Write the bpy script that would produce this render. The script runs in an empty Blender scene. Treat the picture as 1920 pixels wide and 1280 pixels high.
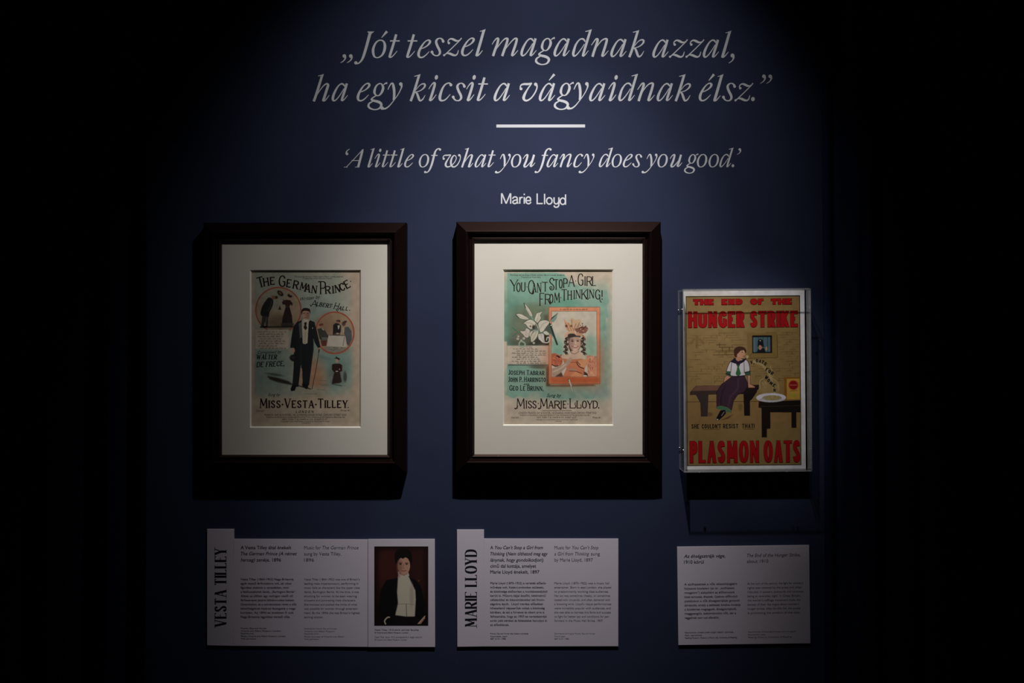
import bpy, bmesh, math, random
import numpy as np
from mathutils import Vector

# ------------------------------------------------------------------ camera, light, exposure
S = 0.0012            # metres per photograph pixel on the wall plane
DIST = 2.8            # camera to wall
DPX = DIST / S
ZC = 1.5              # camera height
scene = bpy.context.scene
C = scene.collection

cam_d = bpy.data.cameras.new('camera')
cam_d.sensor_width = 36.0
cam_d.lens = 36.0 * DIST / (1920 * S)
cam = bpy.data.objects.new('camera', cam_d)
C.objects.link(cam)
cam.location = (0, -DIST, ZC)
cam.rotation_euler = (math.pi / 2, 0, 0)
scene.camera = cam

scene.view_settings.view_transform = 'Standard'
scene.view_settings.look = 'None'
scene.view_settings.gamma = 1.0
scene.view_settings.use_curve_mapping = False
scene.view_settings.exposure = 0.0

world = bpy.data.worlds.new('world')
scene.world = world
world.use_nodes = True
world.node_tree.nodes['Background'].inputs[0].default_value = (0.55, 0.65, 1.0, 1)
world.node_tree.nodes['Background'].inputs[1].default_value = 0.0012

def spot(name, px, py, d, tx, ty, power, angle, blend, radius, color):
    l = bpy.data.lights.new(name, 'SPOT')
    l.energy = power
    l.spot_size = math.radians(angle)
    l.spot_blend = blend
    l.shadow_soft_size = radius
    l.color = color
    o = bpy.data.objects.new(name, l)
    C.objects.link(o)
    o.location = ((px - 960) * S, -d * S, ZC - (py - 640) * S)
    t = Vector(((tx - 960) * S, 0, ZC - (ty - 640) * S))
    o.rotation_euler = (t - o.location).to_track_quat('-Z', 'Y').to_euler()
    return o

# the gallery's ceiling track spot, above and in front of the wall
# (one fitting: a hot core and the softer spill round it)
spot('track_spot_spill', 1082, -407, 753, 987, 379, 36.5, 68.8, 1.0, 0.018, (1.0, 0.96, 0.92))
spot('track_spot_core', 1082, -407, 753, 995, 605, 74.0, 42.7, 1.0, 0.018, (1.0, 0.96, 0.92))

spot('added_poster_spot', 1180, -420, 760, 1436, 712, 46.0, 13.6, 1.0, 0.02, (1.0, 0.96, 0.94))  # extra narrow lamp, added only to brighten the poster; no known fitting

# ------------------------------------------------------------------ materials
def lin(c):
    return tuple((v / 12.92 if v <= 0.04045 else ((v + 0.055) / 1.055) ** 2.4) for v in (x / 255.0 for x in c))

def mat(name, rgb=None, linear=None, rough=0.6, spec=0.3, noise=0.0, nscale=40.0, bump=0.0, bscale=300.0, metal=0.0, coords='Object'):
    m = bpy.data.materials.new(name)
    m.use_nodes = True
    nt = m.node_tree
    b = nt.nodes['Principled BSDF']
    col = linear if linear else lin(rgb)
    b.inputs['Base Color'].default_value = (*col, 1)
    b.inputs['Roughness'].default_value = rough
    b.inputs['Specular IOR Level'].default_value = spec
    b.inputs['Metallic'].default_value = metal
    tc = nt.nodes.new('ShaderNodeTexCoord')
    if noise > 0:
        n = nt.nodes.new('ShaderNodeTexNoise')
        n.inputs['Scale'].default_value = nscale
        n.inputs['Detail'].default_value = 4
        nt.links.new(tc.outputs[coords], n.inputs['Vector'])
        r = nt.nodes.new('ShaderNodeValToRGB')
        r.color_ramp.elements[0].position = 0.3
        r.color_ramp.elements[1].position = 0.7
        r.color_ramp.elements[0].color = (*[c * (1 - noise) for c in col], 1)
        r.color_ramp.elements[1].color = (*[min(1, c * (1 + noise)) for c in col], 1)
        nt.links.new(n.outputs['Fac'], r.inputs['Fac'])
        nt.links.new(r.outputs['Color'], b.inputs['Base Color'])
    if bump > 0:
        n2 = nt.nodes.new('ShaderNodeTexNoise')
        n2.inputs['Scale'].default_value = bscale
        n2.inputs['Detail'].default_value = 3
        nt.links.new(tc.outputs[coords], n2.inputs['Vector'])
        bp = nt.nodes.new('ShaderNodeBump')
        bp.inputs['Strength'].default_value = bump
        bp.inputs['Distance'].default_value = 0.001
        nt.links.new(n2.outputs['Fac'], bp.inputs['Height'])
        nt.links.new(bp.outputs['Normal'], b.inputs['Normal'])
    return m

def wood_mat(name, base):
    m = mat(name, linear=base, rough=0.42, spec=0.08)
    nt = m.node_tree
    b = nt.nodes['Principled BSDF']
    b.inputs['Specular Tint'].default_value = (1.0, 0.62, 0.56, 1)
    tc = nt.nodes.new('ShaderNodeTexCoord')
    mp = nt.nodes.new('ShaderNodeMapping')
    mp.inputs['Scale'].default_value = (14, 40, 90)
    n = nt.nodes.new('ShaderNodeTexNoise')
    n.inputs['Scale'].default_value = 3.0
    n.inputs['Detail'].default_value = 5
    r = nt.nodes.new('ShaderNodeValToRGB')
    r.color_ramp.elements[0].color = (*[c * 0.7 for c in base], 1)
    r.color_ramp.elements[1].color = (*[c * 1.3 for c in base], 1)
    nt.links.new(tc.outputs['Object'], mp.inputs['Vector'])
    nt.links.new(mp.outputs['Vector'], n.inputs['Vector'])
    nt.links.new(n.outputs['Fac'], r.inputs['Fac'])
    nt.links.new(r.outputs['Color'], b.inputs['Base Color'])
    return m

def glass_mat(name, tint, base_refl=0.04, rough=0.0):
    """thin clear sheet: passes light straight through, reflects more at grazing angles"""
    m = bpy.data.materials.new(name)
    m.use_nodes = True
    nt = m.node_tree
    for n in list(nt.nodes):
        nt.nodes.remove(n)
    out = nt.nodes.new('ShaderNodeOutputMaterial')
    mix = nt.nodes.new('ShaderNodeMixShader')
    tr = nt.nodes.new('ShaderNodeBsdfTransparent')
    tr.inputs['Color'].default_value = (*tint, 1)
    gl = nt.nodes.new('ShaderNodeBsdfGlossy')
    gl.inputs['Roughness'].default_value = rough
    lw = nt.nodes.new('ShaderNodeLayerWeight')
    lw.inputs['Blend'].default_value = 0.5
    p = nt.nodes.new('ShaderNodeMath'); p.operation = 'POWER'; p.inputs[1].default_value = 4.0
    mu = nt.nodes.new('ShaderNodeMath'); mu.operation = 'MULTIPLY_ADD'
    mu.inputs[1].default_value = 0.8; mu.inputs[2].default_value = base_refl
    nt.links.new(lw.outputs['Facing'], p.inputs[0])
    nt.links.new(p.outputs[0], mu.inputs[0])
    nt.links.new(mu.outputs[0], mix.inputs['Fac'])
    nt.links.new(tr.outputs[0], mix.inputs[1])
    nt.links.new(gl.outputs[0], mix.inputs[2])
    nt.links.new(mix.outputs[0], out.inputs['Surface'])
    return m

def print_mat(name, rough=0.6, spec=0.25):
    """printed paper: ink colours stored on the sheet, fine paper grain"""
    m = mat(name, (255, 255, 255), rough=rough, spec=spec, bump=0.06, bscale=900)
    nt = m.node_tree
    v = nt.nodes.new('ShaderNodeVertexColor')
    v.layer_name = 'ink'
    nt.links.new(v.outputs['Color'], nt.nodes['Principled BSDF'].inputs['Base Color'])
    return m

M_WALL = mat('navy_wall_paint', linear=(0.0285, 0.0365, 0.0755), rough=0.8, spec=0.05, noise=0.05, nscale=9, bump=0.12, bscale=420)
M_FLOOR = mat('dark_floor', linear=(0.012, 0.012, 0.014), rough=0.5, noise=0.2, nscale=8)
M_CEIL = mat('black_ceiling', linear=(0.006, 0.006, 0.007), rough=0.9)
M_CURTAIN = mat('navy_velvet', linear=(0.012, 0.017, 0.045), rough=0.95, spec=0.05, noise=0.15, nscale=60)
M_VINYL = mat('white_vinyl', linear=(0.605, 0.62, 0.67), rough=0.55, spec=0.2)
M_WOOD = wood_mat('mahogany_moulding', (0.0062, 0.0028, 0.0026))
M_LIP = wood_mat('dark_inner_lip', (0.0065, 0.003, 0.0028))
M_LIP.node_tree.nodes['Principled BSDF'].inputs['Specular IOR Level'].default_value = 0.5
M_MAT = mat('cream_mount_board', linear=(0.76, 0.716, 0.65), rough=0.9, spec=0.1, noise=0.012, nscale=25, bump=0.08, bscale=700)
M_BEVEL = mat('white_board_core', (250, 246, 236), rough=0.8, spec=0.1)
M_GLASS = glass_mat('picture_glass', (0.97, 0.975, 0.97), 0.035)
M_ACRYL = glass_mat('clear_acrylic', (0.982, 0.985, 0.987), 0.02)
M_ACEDGE = mat('polished_acrylic_edge', linear=(0.62, 0.63, 0.66), rough=0.25, spec=0.6)
M_ACEDGE.node_tree.nodes['Principled BSDF'].inputs['Alpha'].default_value = 0.55
M_STEEL = mat('steel_screw', linear=(0.75, 0.75, 0.76), rough=0.3, metal=1.0)
M_BACKER = mat('grey_backing_board', linear=(0.12, 0.12, 0.13), rough=0.9)
M_PANEL = mat('pale_panel_board', linear=(0.68, 0.625, 0.74), rough=0.85, spec=0.1, noise=0.012, nscale=20)
M_INK = mat('black_ink', linear=(0.012, 0.011, 0.014), rough=0.8, spec=0.1)
M_INK2 = mat('grey_ink', linear=(0.07, 0.066, 0.075), rough=0.8, spec=0.1)
M_INK3 = mat('light_grey_ink', linear=(0.13, 0.125, 0.14), rough=0.8, spec=0.1)
M_TITLE = mat('brown_black_ink', linear=(0.02, 0.008, 0.007), rough=0.7, spec=0.15)
M_TEALINK = mat('dark_green_ink', linear=(0.012, 0.022, 0.02), rough=0.7, spec=0.15)
M_VERSE = mat('faint_brown_ink', linear=(0.27, 0.215, 0.18), rough=0.7, spec=0.15)
M_FINE = mat('brown_fine_ink', linear=(0.12, 0.09, 0.075), rough=0.7, spec=0.15)
M_RED = mat('poster_red', (176, 18, 24), rough=0.5, spec=0.25, noise=0.08, nscale=30)
M_REDLINE = mat('poster_dark_red', (52, 12, 10), rough=0.5, spec=0.25)
M_PRINT = print_mat('printed_sheet')
M_POSTER = print_mat('printed_poster', rough=0.45, spec=0.3)

# ------------------------------------------------------------------ coordinates and objects
def W(px, py, d=0.0):
    """photograph pixel of a point standing d pixels in front of the wall -> world"""
    k = 1 - d / DPX
    return Vector(((px - 960) * S * k, -d * S, ZC - (py - 640) * S * k))

def tag(o, label=None, cat=None, group=None, kind=None):
    if label: o['label'] = label
    if cat: o['category'] = cat
    if group: o['group'] = group
    if kind: o['kind'] = kind
    return o

def thing(name, label, cat, px, py, d=0.0, tilt=0.0, group=None):
    o = bpy.data.objects.new(name, None)
    o.empty_display_size = 0.05
    C.objects.link(o)
    o.location = W(px, py, d)
    o.rotation_euler = (0, tilt, 0)
    tag(o, label, cat, group)
    return o

ROOT = {}
def root_of(parent):
    while parent is not None and parent.parent is not None:
        parent = parent.parent
    return parent

def obj(name, verts, faces, m, parent=None, mats=None, midx=None, smooth=False, ink=None):
    r = root_of(parent)
    org = Vector(r.location) if r is not None else Vector((0, 0, 0))
    me = bpy.data.meshes.new(name)
    me.from_pydata([tuple(Vector(v) - org) for v in verts], [], faces)
    for mm in (mats or [m]):
        me.materials.append(mm)
    if midx is not None:
        me.polygons.foreach_set('material_index', midx)
    if smooth:
        me.polygons.foreach_set('use_smooth', [True] * len(me.polygons))
    me.update()
    o = bpy.data.objects.new(name, me)
    C.objects.link(o)
    if parent is not None:
        o.parent = parent
    return o

def box(V, F, lo, hi):
    b = len(V)
    for x in (lo[0], hi[0]):
        for y in (lo[1], hi[1]):
            for z in (lo[2], hi[2]):
                V.append(Vector((x, y, z)))
    for f in ((0, 1, 3, 2), (4, 6, 7, 5), (0, 4, 5, 1), (2, 3, 7, 6), (0, 2, 6, 4), (1, 5, 7, 3)):
        F.append(tuple(b + i for i in f))

# ------------------------------------------------------------------ flat ink shapes (lettering)
class Ink:
    """collects flat shapes in photograph pixels; overlapping strokes lie a hair's breadth over each other"""
    STEP = 0.02
    def __init__(self):
        self.v = []; self.f = []; self.n = 0
    def poly(self, pts):
        b = len(self.v)
        self.v += [(p[0], p[1], self.n) for p in pts]
        self.f.append(tuple(range(b, b + len(pts))))
        self.n += 1
    def disc(self, x, y, rx, ry=None, rot=0.0, n=18):
        ry = rx if ry is None else ry
        c, s = math.cos(rot), math.sin(rot)
        self.poly([(x + rx * math.cos(a) * c - ry * math.sin(a) * s, y + rx * math.cos(a) * s + ry * math.sin(a) * c)
                   for a in (2 * math.pi * i / n for i in range(n))])
    def stroke(self, pts, closed=False, curve=True, n=6, r0=False, r1=False):
        p = catmull(pts, closed, n) if (curve and len(pts) > 2) else [tuple(q) for q in pts]
        m = len(p)
        b = len(self.v)
        for i in range(m):
            if closed:
                a, c = p[(i - 1) % m], p[(i + 1) % m]
            else:
                a, c = p[max(0, i - 1)], p[min(m - 1, i + 1)]
            tx, ty = c[0] - a[0], c[1] - a[1]
            L = math.hypot(tx, ty) or 1.0
            nx, ny = -ty / L, tx / L
            w = p[i][2] / 2
            # a stroke climbs a little along its length so that it may cross itself
            z = self.n + (0.0 if closed else 0.9 * i / m)
            self.v.append((p[i][0] + nx * w, p[i][1] + ny * w, z))
            self.v.append((p[i][0] - nx * w, p[i][1] - ny * w, z))
        for i in range(m if closed else m - 1):
            j = (i + 1) % m
            self.f.append((b + 2 * i, b + 2 * j, b + 2 * j + 1, b + 2 * i + 1))
        self.n += 1
        if r0: self.disc(p[0][0], p[0][1], p[0][2] / 2, n=14)
        if r1: self.disc(p[-1][0], p[-1][1], p[-1][2] / 2, n=14)
    def add(self, other, fn, lift=0.0):
        b = len(self.v)
        self.v += [(*fn(q[0], q[1]), q[2] + lift) for q in other.v]
        self.f += [tuple(b + i for i in f) for f in other.f]
    def bounds(self):
        xs = [q[0] for q in self.v]; ys = [q[1] for q in self.v]
        return min(xs), max(xs), min(ys), max(ys)
    def build(self, name, d, m, parent=None):
        return obj(name, [W(x, y, d + (z % 20) * self.STEP) for x, y, z in self.v], self.f, m, parent)

def catmull(pts, closed=False, n=6):
    P = [tuple(float(c) for c in p) for p in pts]
    m = len(P)
    out = []
    segs = m if closed else m - 1
    for i in range(segs):
        if closed:
            p0, p1, p2, p3 = P[(i - 1) % m], P[i], P[(i + 1) % m], P[(i + 2) % m]
        else:
            p1, p2 = P[i], P[i + 1]
            p0 = P[i - 1] if i > 0 else tuple(2 * a - b for a, b in zip(p1, p2))
            p3 = P[i + 2] if i + 2 < m else tuple(2 * b - a for a, b in zip(p1, p2))
        for k in range(n):
            t = k / n
            out.append(tuple(0.5 * ((2 * b) + (c - a) * t + (2 * a - 5 * b + 4 * c - d) * t * t + (-a + 3 * b - 3 * c + d) * t ** 3)
                             for a, b, c, d in zip(p0, p1, p2, p3)))
    if not closed:
        out.append(P[-1])
    return out

# ------------------------------------------------------------------ italic serif letters of the wall quotation
# each: (scale, baseline, lettering size class, strokes (points x,y,width), flags, discs, polygons)
GL = {}
def glyph(ch, s, base, cls, strokes, discs=(), polys=()):
    k = Ink()
    for st in strokes:
        closed = st[0] == 'c'
        pts = st[1:] if isinstance(st[0], str) else st
        fl = st[0] if isinstance(st[0], str) else ''
        pts = [(x / s, (y - base) / s, w / s * (0.95 if cls == 1 else 0.82)) for x, y, w in pts]
        k.stroke(pts, closed=closed, r0='a' in fl, r1='b' in fl)
    for dsc in discs:
        x, y, r = dsc[:3]
        ry = dsc[3] if len(dsc) > 3 else r
        rot = dsc[4] if len(dsc) > 4 else 0
        k.disc(x / s, (y - base) / s, r / s, ry / s, rot)
    for pl in polys:
        k.poly([(x / s, (y - base) / s) for x, y in pl])
    GL[ch] = (k, cls)

glyph('J', 12.8, 878, 1, [('', (822, 262, 74), (740, 570, 70), (690, 740, 68), (650, 860, 60), (608, 940, 46), (560, 992, 36), (510, 1014, 34), (470, 1000, 44))],
      [(476, 995, 40)], [[(752, 243), (914, 243), (900, 262), (866, 282), (858, 300), (786, 300), (785, 282), (764, 270)]])
O_ST = ('c', (890, 720, 66), (905, 620, 58), (952, 522, 44), (1015, 464, 34), (1085, 452, 32), (1145, 486, 46), (1174, 570, 66), (1163, 690, 66), (1118, 792, 50), (1050, 852, 34), (975, 870, 28), (915, 830, 50))
glyph('o', 12.8, 878, 1, [O_ST])
glyph('ó', 12.8, 878, 1, [O_ST, ('', (1094, 392, 16), (1225, 238, 66))])
glyph('t', 12.8, 878, 1, [('b', (1449, 312, 60), (1378, 560, 62), (1312, 770, 62), (1290, 846, 58)), ('', (1292, 866, 34), (1342, 850, 28), (1400, 796, 22), (1472, 710, 14)), ('', (1300, 468, 32), (1532, 468, 32))])
CM = [('', (208, 828, 66), (224, 872, 44), (205, 920, 32), (160, 965, 24), (108, 992, 14))]
glyph('„', 12.8, 878, 1, CM + [('', *[(x + 155, y, w) for x, y, w in CM[0][1:]])], [(200, 832, 44), (355, 832, 44)])
glyph('e', 12.8, 878, 1, [('', (366, 660, 22), (440, 636, 26), (520, 590, 32), (575, 535, 48), (597, 484, 58), (572, 453, 44), (530, 455, 30), (470, 497, 32), (410, 572, 44), (350, 680, 58), (322, 770, 66), (330, 835, 58), (370, 865, 40), (430, 855, 34), (500, 805, 26), (578, 722, 14))])
glyph('s', 12.8, 832, 1, [('', (903, 492, 44), (895, 450, 54), (862, 415, 36), (818, 405, 28), (765, 430, 44), (738, 490, 60), (768, 590, 62), (818, 690, 62), (828, 760, 54), (790, 812, 36), (725, 822, 28), (668, 790, 40), (636, 732, 54))], [(906, 480, 33), (638, 735, 34)])
glyph('z', 12.8, 832, 1, [('', (1038, 528, 36), (1012, 492, 26), (1030, 446, 28), (1085, 418, 40), (1150, 438, 58), (1210, 466, 50), (1262, 464, 30), (1305, 440, 20)),
      ('a', (1332, 408, 30), (1290, 462, 24), (1100, 650, 24), (925, 815, 28)), ('', (935, 795, 20), (990, 768, 30), (1060, 775, 56), (1130, 805, 56), (1190, 815, 40), (1236, 780, 30), (1264, 692, 16))], [(1034, 520, 30), (920, 812, 26)])
glyph('l', 10.97, 745, 1, [('b', (1683, 212, 54), (1610, 470, 58), (1545, 690, 58), (1530, 728, 48)), ('', (1532, 742, 30), (1580, 718, 26), (1657, 628, 12))], [], [[(1718, 188), (1700, 252), (1660, 250), (1650, 234), (1604, 243), (1594, 232), (1655, 216)]])
glyph('m', 12.8, 832, 1, [('', (162, 552, 16), (215, 470, 24), (262, 418, 32), (300, 402, 40), (310, 440, 58), (282, 560, 62), (228, 700, 62), (186, 832, 60)),
      ('', (258, 670, 16), (340, 560, 22), (420, 460, 28), (485, 412, 38), (530, 412, 48), (532, 450, 58), (502, 560, 62), (450, 700, 62), (405, 832, 60)),
      ('b', (488, 660, 16), (570, 550, 22), (640, 468, 28), (705, 414, 38), (752, 414, 48), (752, 460, 58), (715, 590, 62), (662, 740, 62), (642, 808, 56)), ('', (644, 832, 30), (700, 792, 26), (787, 692, 14))])
glyph('n', 12, 795, 1, [('', (583, 537, 16), (630, 470, 22), (675, 410, 32), (712, 392, 40), (724, 425, 56), (692, 540, 58), (642, 680, 58), (608, 796, 58)),
      ('b', (660, 640, 16), (740, 520, 22), (815, 432, 28), (885, 394, 38), (926, 398, 48), (928, 440, 56), (895, 560, 58), (846, 710, 58), (826, 770, 52)), ('', (828, 794, 28), (880, 758, 26), (967, 658, 12))])
A_ST = [('', (1160, 478, 26), (1128, 432, 44), (1080, 417, 36), (1018, 458, 34), (960, 540, 46), (902, 660, 60), (876, 756, 64), (886, 814, 50), (932, 815, 32), (1000, 750, 26), (1080, 636, 22), (1142, 530, 18)),
        ('b', (1211, 408, 60), (1168, 560, 60), (1112, 730, 60), (1090, 806, 54)), ('', (1092, 830, 28), (1145, 795, 26), (1232, 692, 13))]
glyph('a', 12.8, 835, 1, A_ST)
glyph('á', 12.8, 835, 1, A_ST + [('', (1092, 340, 16), (1220, 192, 64))])
glyph('g', 12.8, 835, 1, [('c', (1366, 600, 62), (1400, 484, 44), (1470, 418, 32), (1535, 422, 34), (1574, 500, 62), (1555, 590, 60), (1500, 676, 38), (1440, 702, 26), (1385, 668, 46)),
      ('', (1586, 440, 24), (1635, 404, 34), (1674, 398, 54)), ('', (1405, 702, 26), (1330, 748, 32), (1296, 792, 48), (1340, 818, 58), (1440, 842, 66), (1508, 876, 66), (1532, 930, 60), (1490, 1000, 42), (1420, 1030, 30), (1340, 1032, 32), (1260, 1000, 48), (1222, 950, 54), (1244, 885, 42), (1325, 838, 26))])
glyph('d', 12, 795, 1, [('', (448, 460, 26), (415, 408, 42), (362, 395, 34), (302, 432, 32), (236, 530, 46), (196, 650, 58), (180, 722, 60), (190, 775, 46), (240, 765, 30), (310, 690, 24), (380, 592, 20), (428, 512, 18)),
      ('b', (566, 200, 54), (500, 420, 58), (430, 650, 58), (396, 768, 52)), ('', (398, 790, 28), (440, 758, 26), (522, 658, 12))], [], [[(598, 177), (582, 232), (540, 236), (526, 224), (458, 239), (448, 223), (520, 204)]])
glyph('k', 12, 795, 1, [('', (1636, 212, 54), (1570, 430, 58), (1500, 650, 58), (1445, 798, 56)), ('', (1560, 548, 14), (1640, 452, 18), (1708, 410, 30), (1760, 416, 42), (1764, 462, 44), (1720, 520, 30), (1640, 570, 22), (1540, 592, 16)),
      ('', (1540, 586, 26), (1585, 622, 46), (1615, 700, 56), (1642, 770, 50), (1672, 786, 36), (1720, 750, 28), (1772, 662, 12))], [], [[(1668, 188), (1652, 240), (1612, 246), (1600, 232), (1532, 246), (1522, 232), (1595, 212)]])
glyph(',', 10.97, 745, 1, [('', (1747, 705, 60), (1758, 748, 40), (1735, 800, 26), (1692, 838, 18), (1656, 857, 12))], [(1736, 703, 41)])
glyph('h', 10.667, 690, 1, [('', (261, 166, 48), (190, 400, 54), (132, 580, 54), (91, 693, 52)), ('b', (150, 570, 14), (230, 450, 20), (300, 368, 26), (350, 342, 36), (378, 358, 46), (370, 400, 54), (338, 500, 54), (296, 630, 54), (280, 670, 48)), ('', (282, 688, 28), (330, 662, 24), (402, 568, 12))],
      [], [[(293, 143), (278, 198), (238, 198), (230, 184), (182, 192), (174, 178), (232, 164)]])
glyph('y', 10.667, 690, 1, [('', (1570, 458, 16), (1602, 388, 22), (1636, 338, 30), (1668, 338, 40), (1684, 400, 54), (1696, 490, 54), (1694, 600, 50), (1682, 668, 36)),
      ('', (1838, 352, 48), (1845, 392, 36), (1828, 450, 22), (1770, 560, 18), (1680, 684, 18), (1600, 780, 24), (1530, 832, 32), (1470, 842, 38))], [(1828, 346, 35), (1455, 826, 34)])
I_ST = [('b', (523, 507, 16), (570, 432, 22), (620, 375, 32), (655, 366, 44), (658, 410, 56), (622, 540, 58), (570, 700, 58), (550, 750, 52)), ('', (552, 774, 28), (610, 735, 26), (694, 628, 12))]
glyph('i', 12, 775, 1, I_ST, [(695, 242, 36, 54, 0.25)])
glyph('c', 12, 775, 1, [('', (1028, 420, 44), (1012, 386, 44), (968, 370, 30), (900, 402, 34), (840, 482, 46), (796, 600, 60), (776, 690, 66), (788, 750, 54), (838, 766, 36), (910, 735, 28), (1012, 623, 13))], [(1024, 412, 33)])
glyph('v', 10.38, 668, 1, [('', (642, 436, 32), (630, 396, 24), (652, 355, 30), (705, 338, 42), (780, 338, 46), (858, 322, 30)), ('', (846, 330, 26), (770, 440, 30), (716, 540, 50), (696, 610, 56), (720, 652, 42), (772, 655, 34), (850, 600, 28), (920, 500, 28), (955, 410, 28), (950, 350, 38))], [(645, 430, 28), (930, 342, 33)])
glyph('é', 12.8, 878, 1, [('', (366, 660, 22), (440, 636, 26), (520, 590, 32), (575, 535, 48), (597, 484, 58), (572, 453, 44), (530, 455, 30), (470, 497, 32), (410, 572, 44), (350, 680, 58), (322, 770, 66), (330, 835, 58), (370, 865, 40), (430, 855, 34), (500, 805, 26), (578, 722, 14)), ('', (530, 388, 16), (658, 234, 66))])
glyph('.', 12, 775, 1, [], [(1405, 728, 42, 48, 0.2)])
CQ = [('', (1658, 218, 62), (1670, 265, 40), (1642, 320, 26), (1600, 355, 18), (1560, 377, 12))]
glyph('”', 12, 775, 1, CQ + [('', *[(x + 142, y, w) for x, y, w in CQ[0][1:]])], [(1645, 216, 41), (1787, 216, 41)])
glyph('’', 12, 775, 1, CQ, [(1645, 216, 41)])
glyph('A', 10.105, 490, 3, [('', (462, 148, 18), (300, 322, 16), (138, 492, 16)), ('', (450, 160, 40), (440, 210, 50), (366, 490, 52)), ('', (98, 487, 14), (168, 487, 14)), ('', (308, 487, 14), (390, 487, 14)), ('', (245, 362, 17), (390, 362, 17))], [], [[(470, 142), (462, 190), (410, 190)]])
glyph('‘', 10.105, 490, 3, [('', (152, 240, 46), (148, 205, 30), (172, 168, 20), (212, 144, 10))], [(160, 236, 25)])
glyph('f', 9.6, 462, 3, [('', (312, 150, 28), (300, 130, 26), (265, 135, 26), (230, 170, 34), (206, 240, 44), (176, 360, 44), (151, 440, 42), (120, 510, 32), (85, 550, 24), (45, 556, 28)), ('', (152, 250, 20), (264, 250, 20))], [(310, 145, 20), (42, 550, 20)])
glyph('w', 10.105, 490, 3, [('', (116, 330, 28), (108, 295, 20), (135, 266, 24), (185, 262, 30), (258, 256, 24)), ('', (250, 262, 20), (205, 330, 24), (165, 400, 40), (156, 450, 44), (180, 480, 34), (222, 478, 26), (285, 440, 20), (335, 380, 18), (358, 315, 18), (338, 272, 22), (302, 275, 28), (268, 330, 38), (255, 400, 44), (270, 460, 40), (310, 484, 30), (372, 450, 24), (420, 370, 20), (436, 300, 20), (426, 262, 28))], [(120, 328, 21), (414, 262, 22)])
glyph('u', 10.105, 490, 3, [('', (1623, 332, 12), (1655, 282, 18), (1690, 254, 28), (1710, 266, 40), (1682, 370, 46), (1646, 456, 44), (1656, 482, 34), (1692, 470, 24), (1750, 410, 18), (1808, 330, 14)), ('b', (1832, 252, 46), (1797, 370, 48), (1764, 462, 42)), ('', (1766, 482, 24), (1805, 458, 20), (1852, 402, 9))])

def italic_line(spec, cls):
    """spec: list of (letter, left edge px, baseline px)"""
    out = Ink()
    for idx, (ch, x, b) in enumerate(spec):
        k, c = GL[ch]
        q = 1.0 if c == cls else (0.715 if cls == 3 else 1 / 0.715)
        x0 = k.bounds()[0]
        out.add(k, lambda u, v: (x + (u - x0) * q, b + v * q), (idx % 2) * 0.45)
    return out

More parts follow.
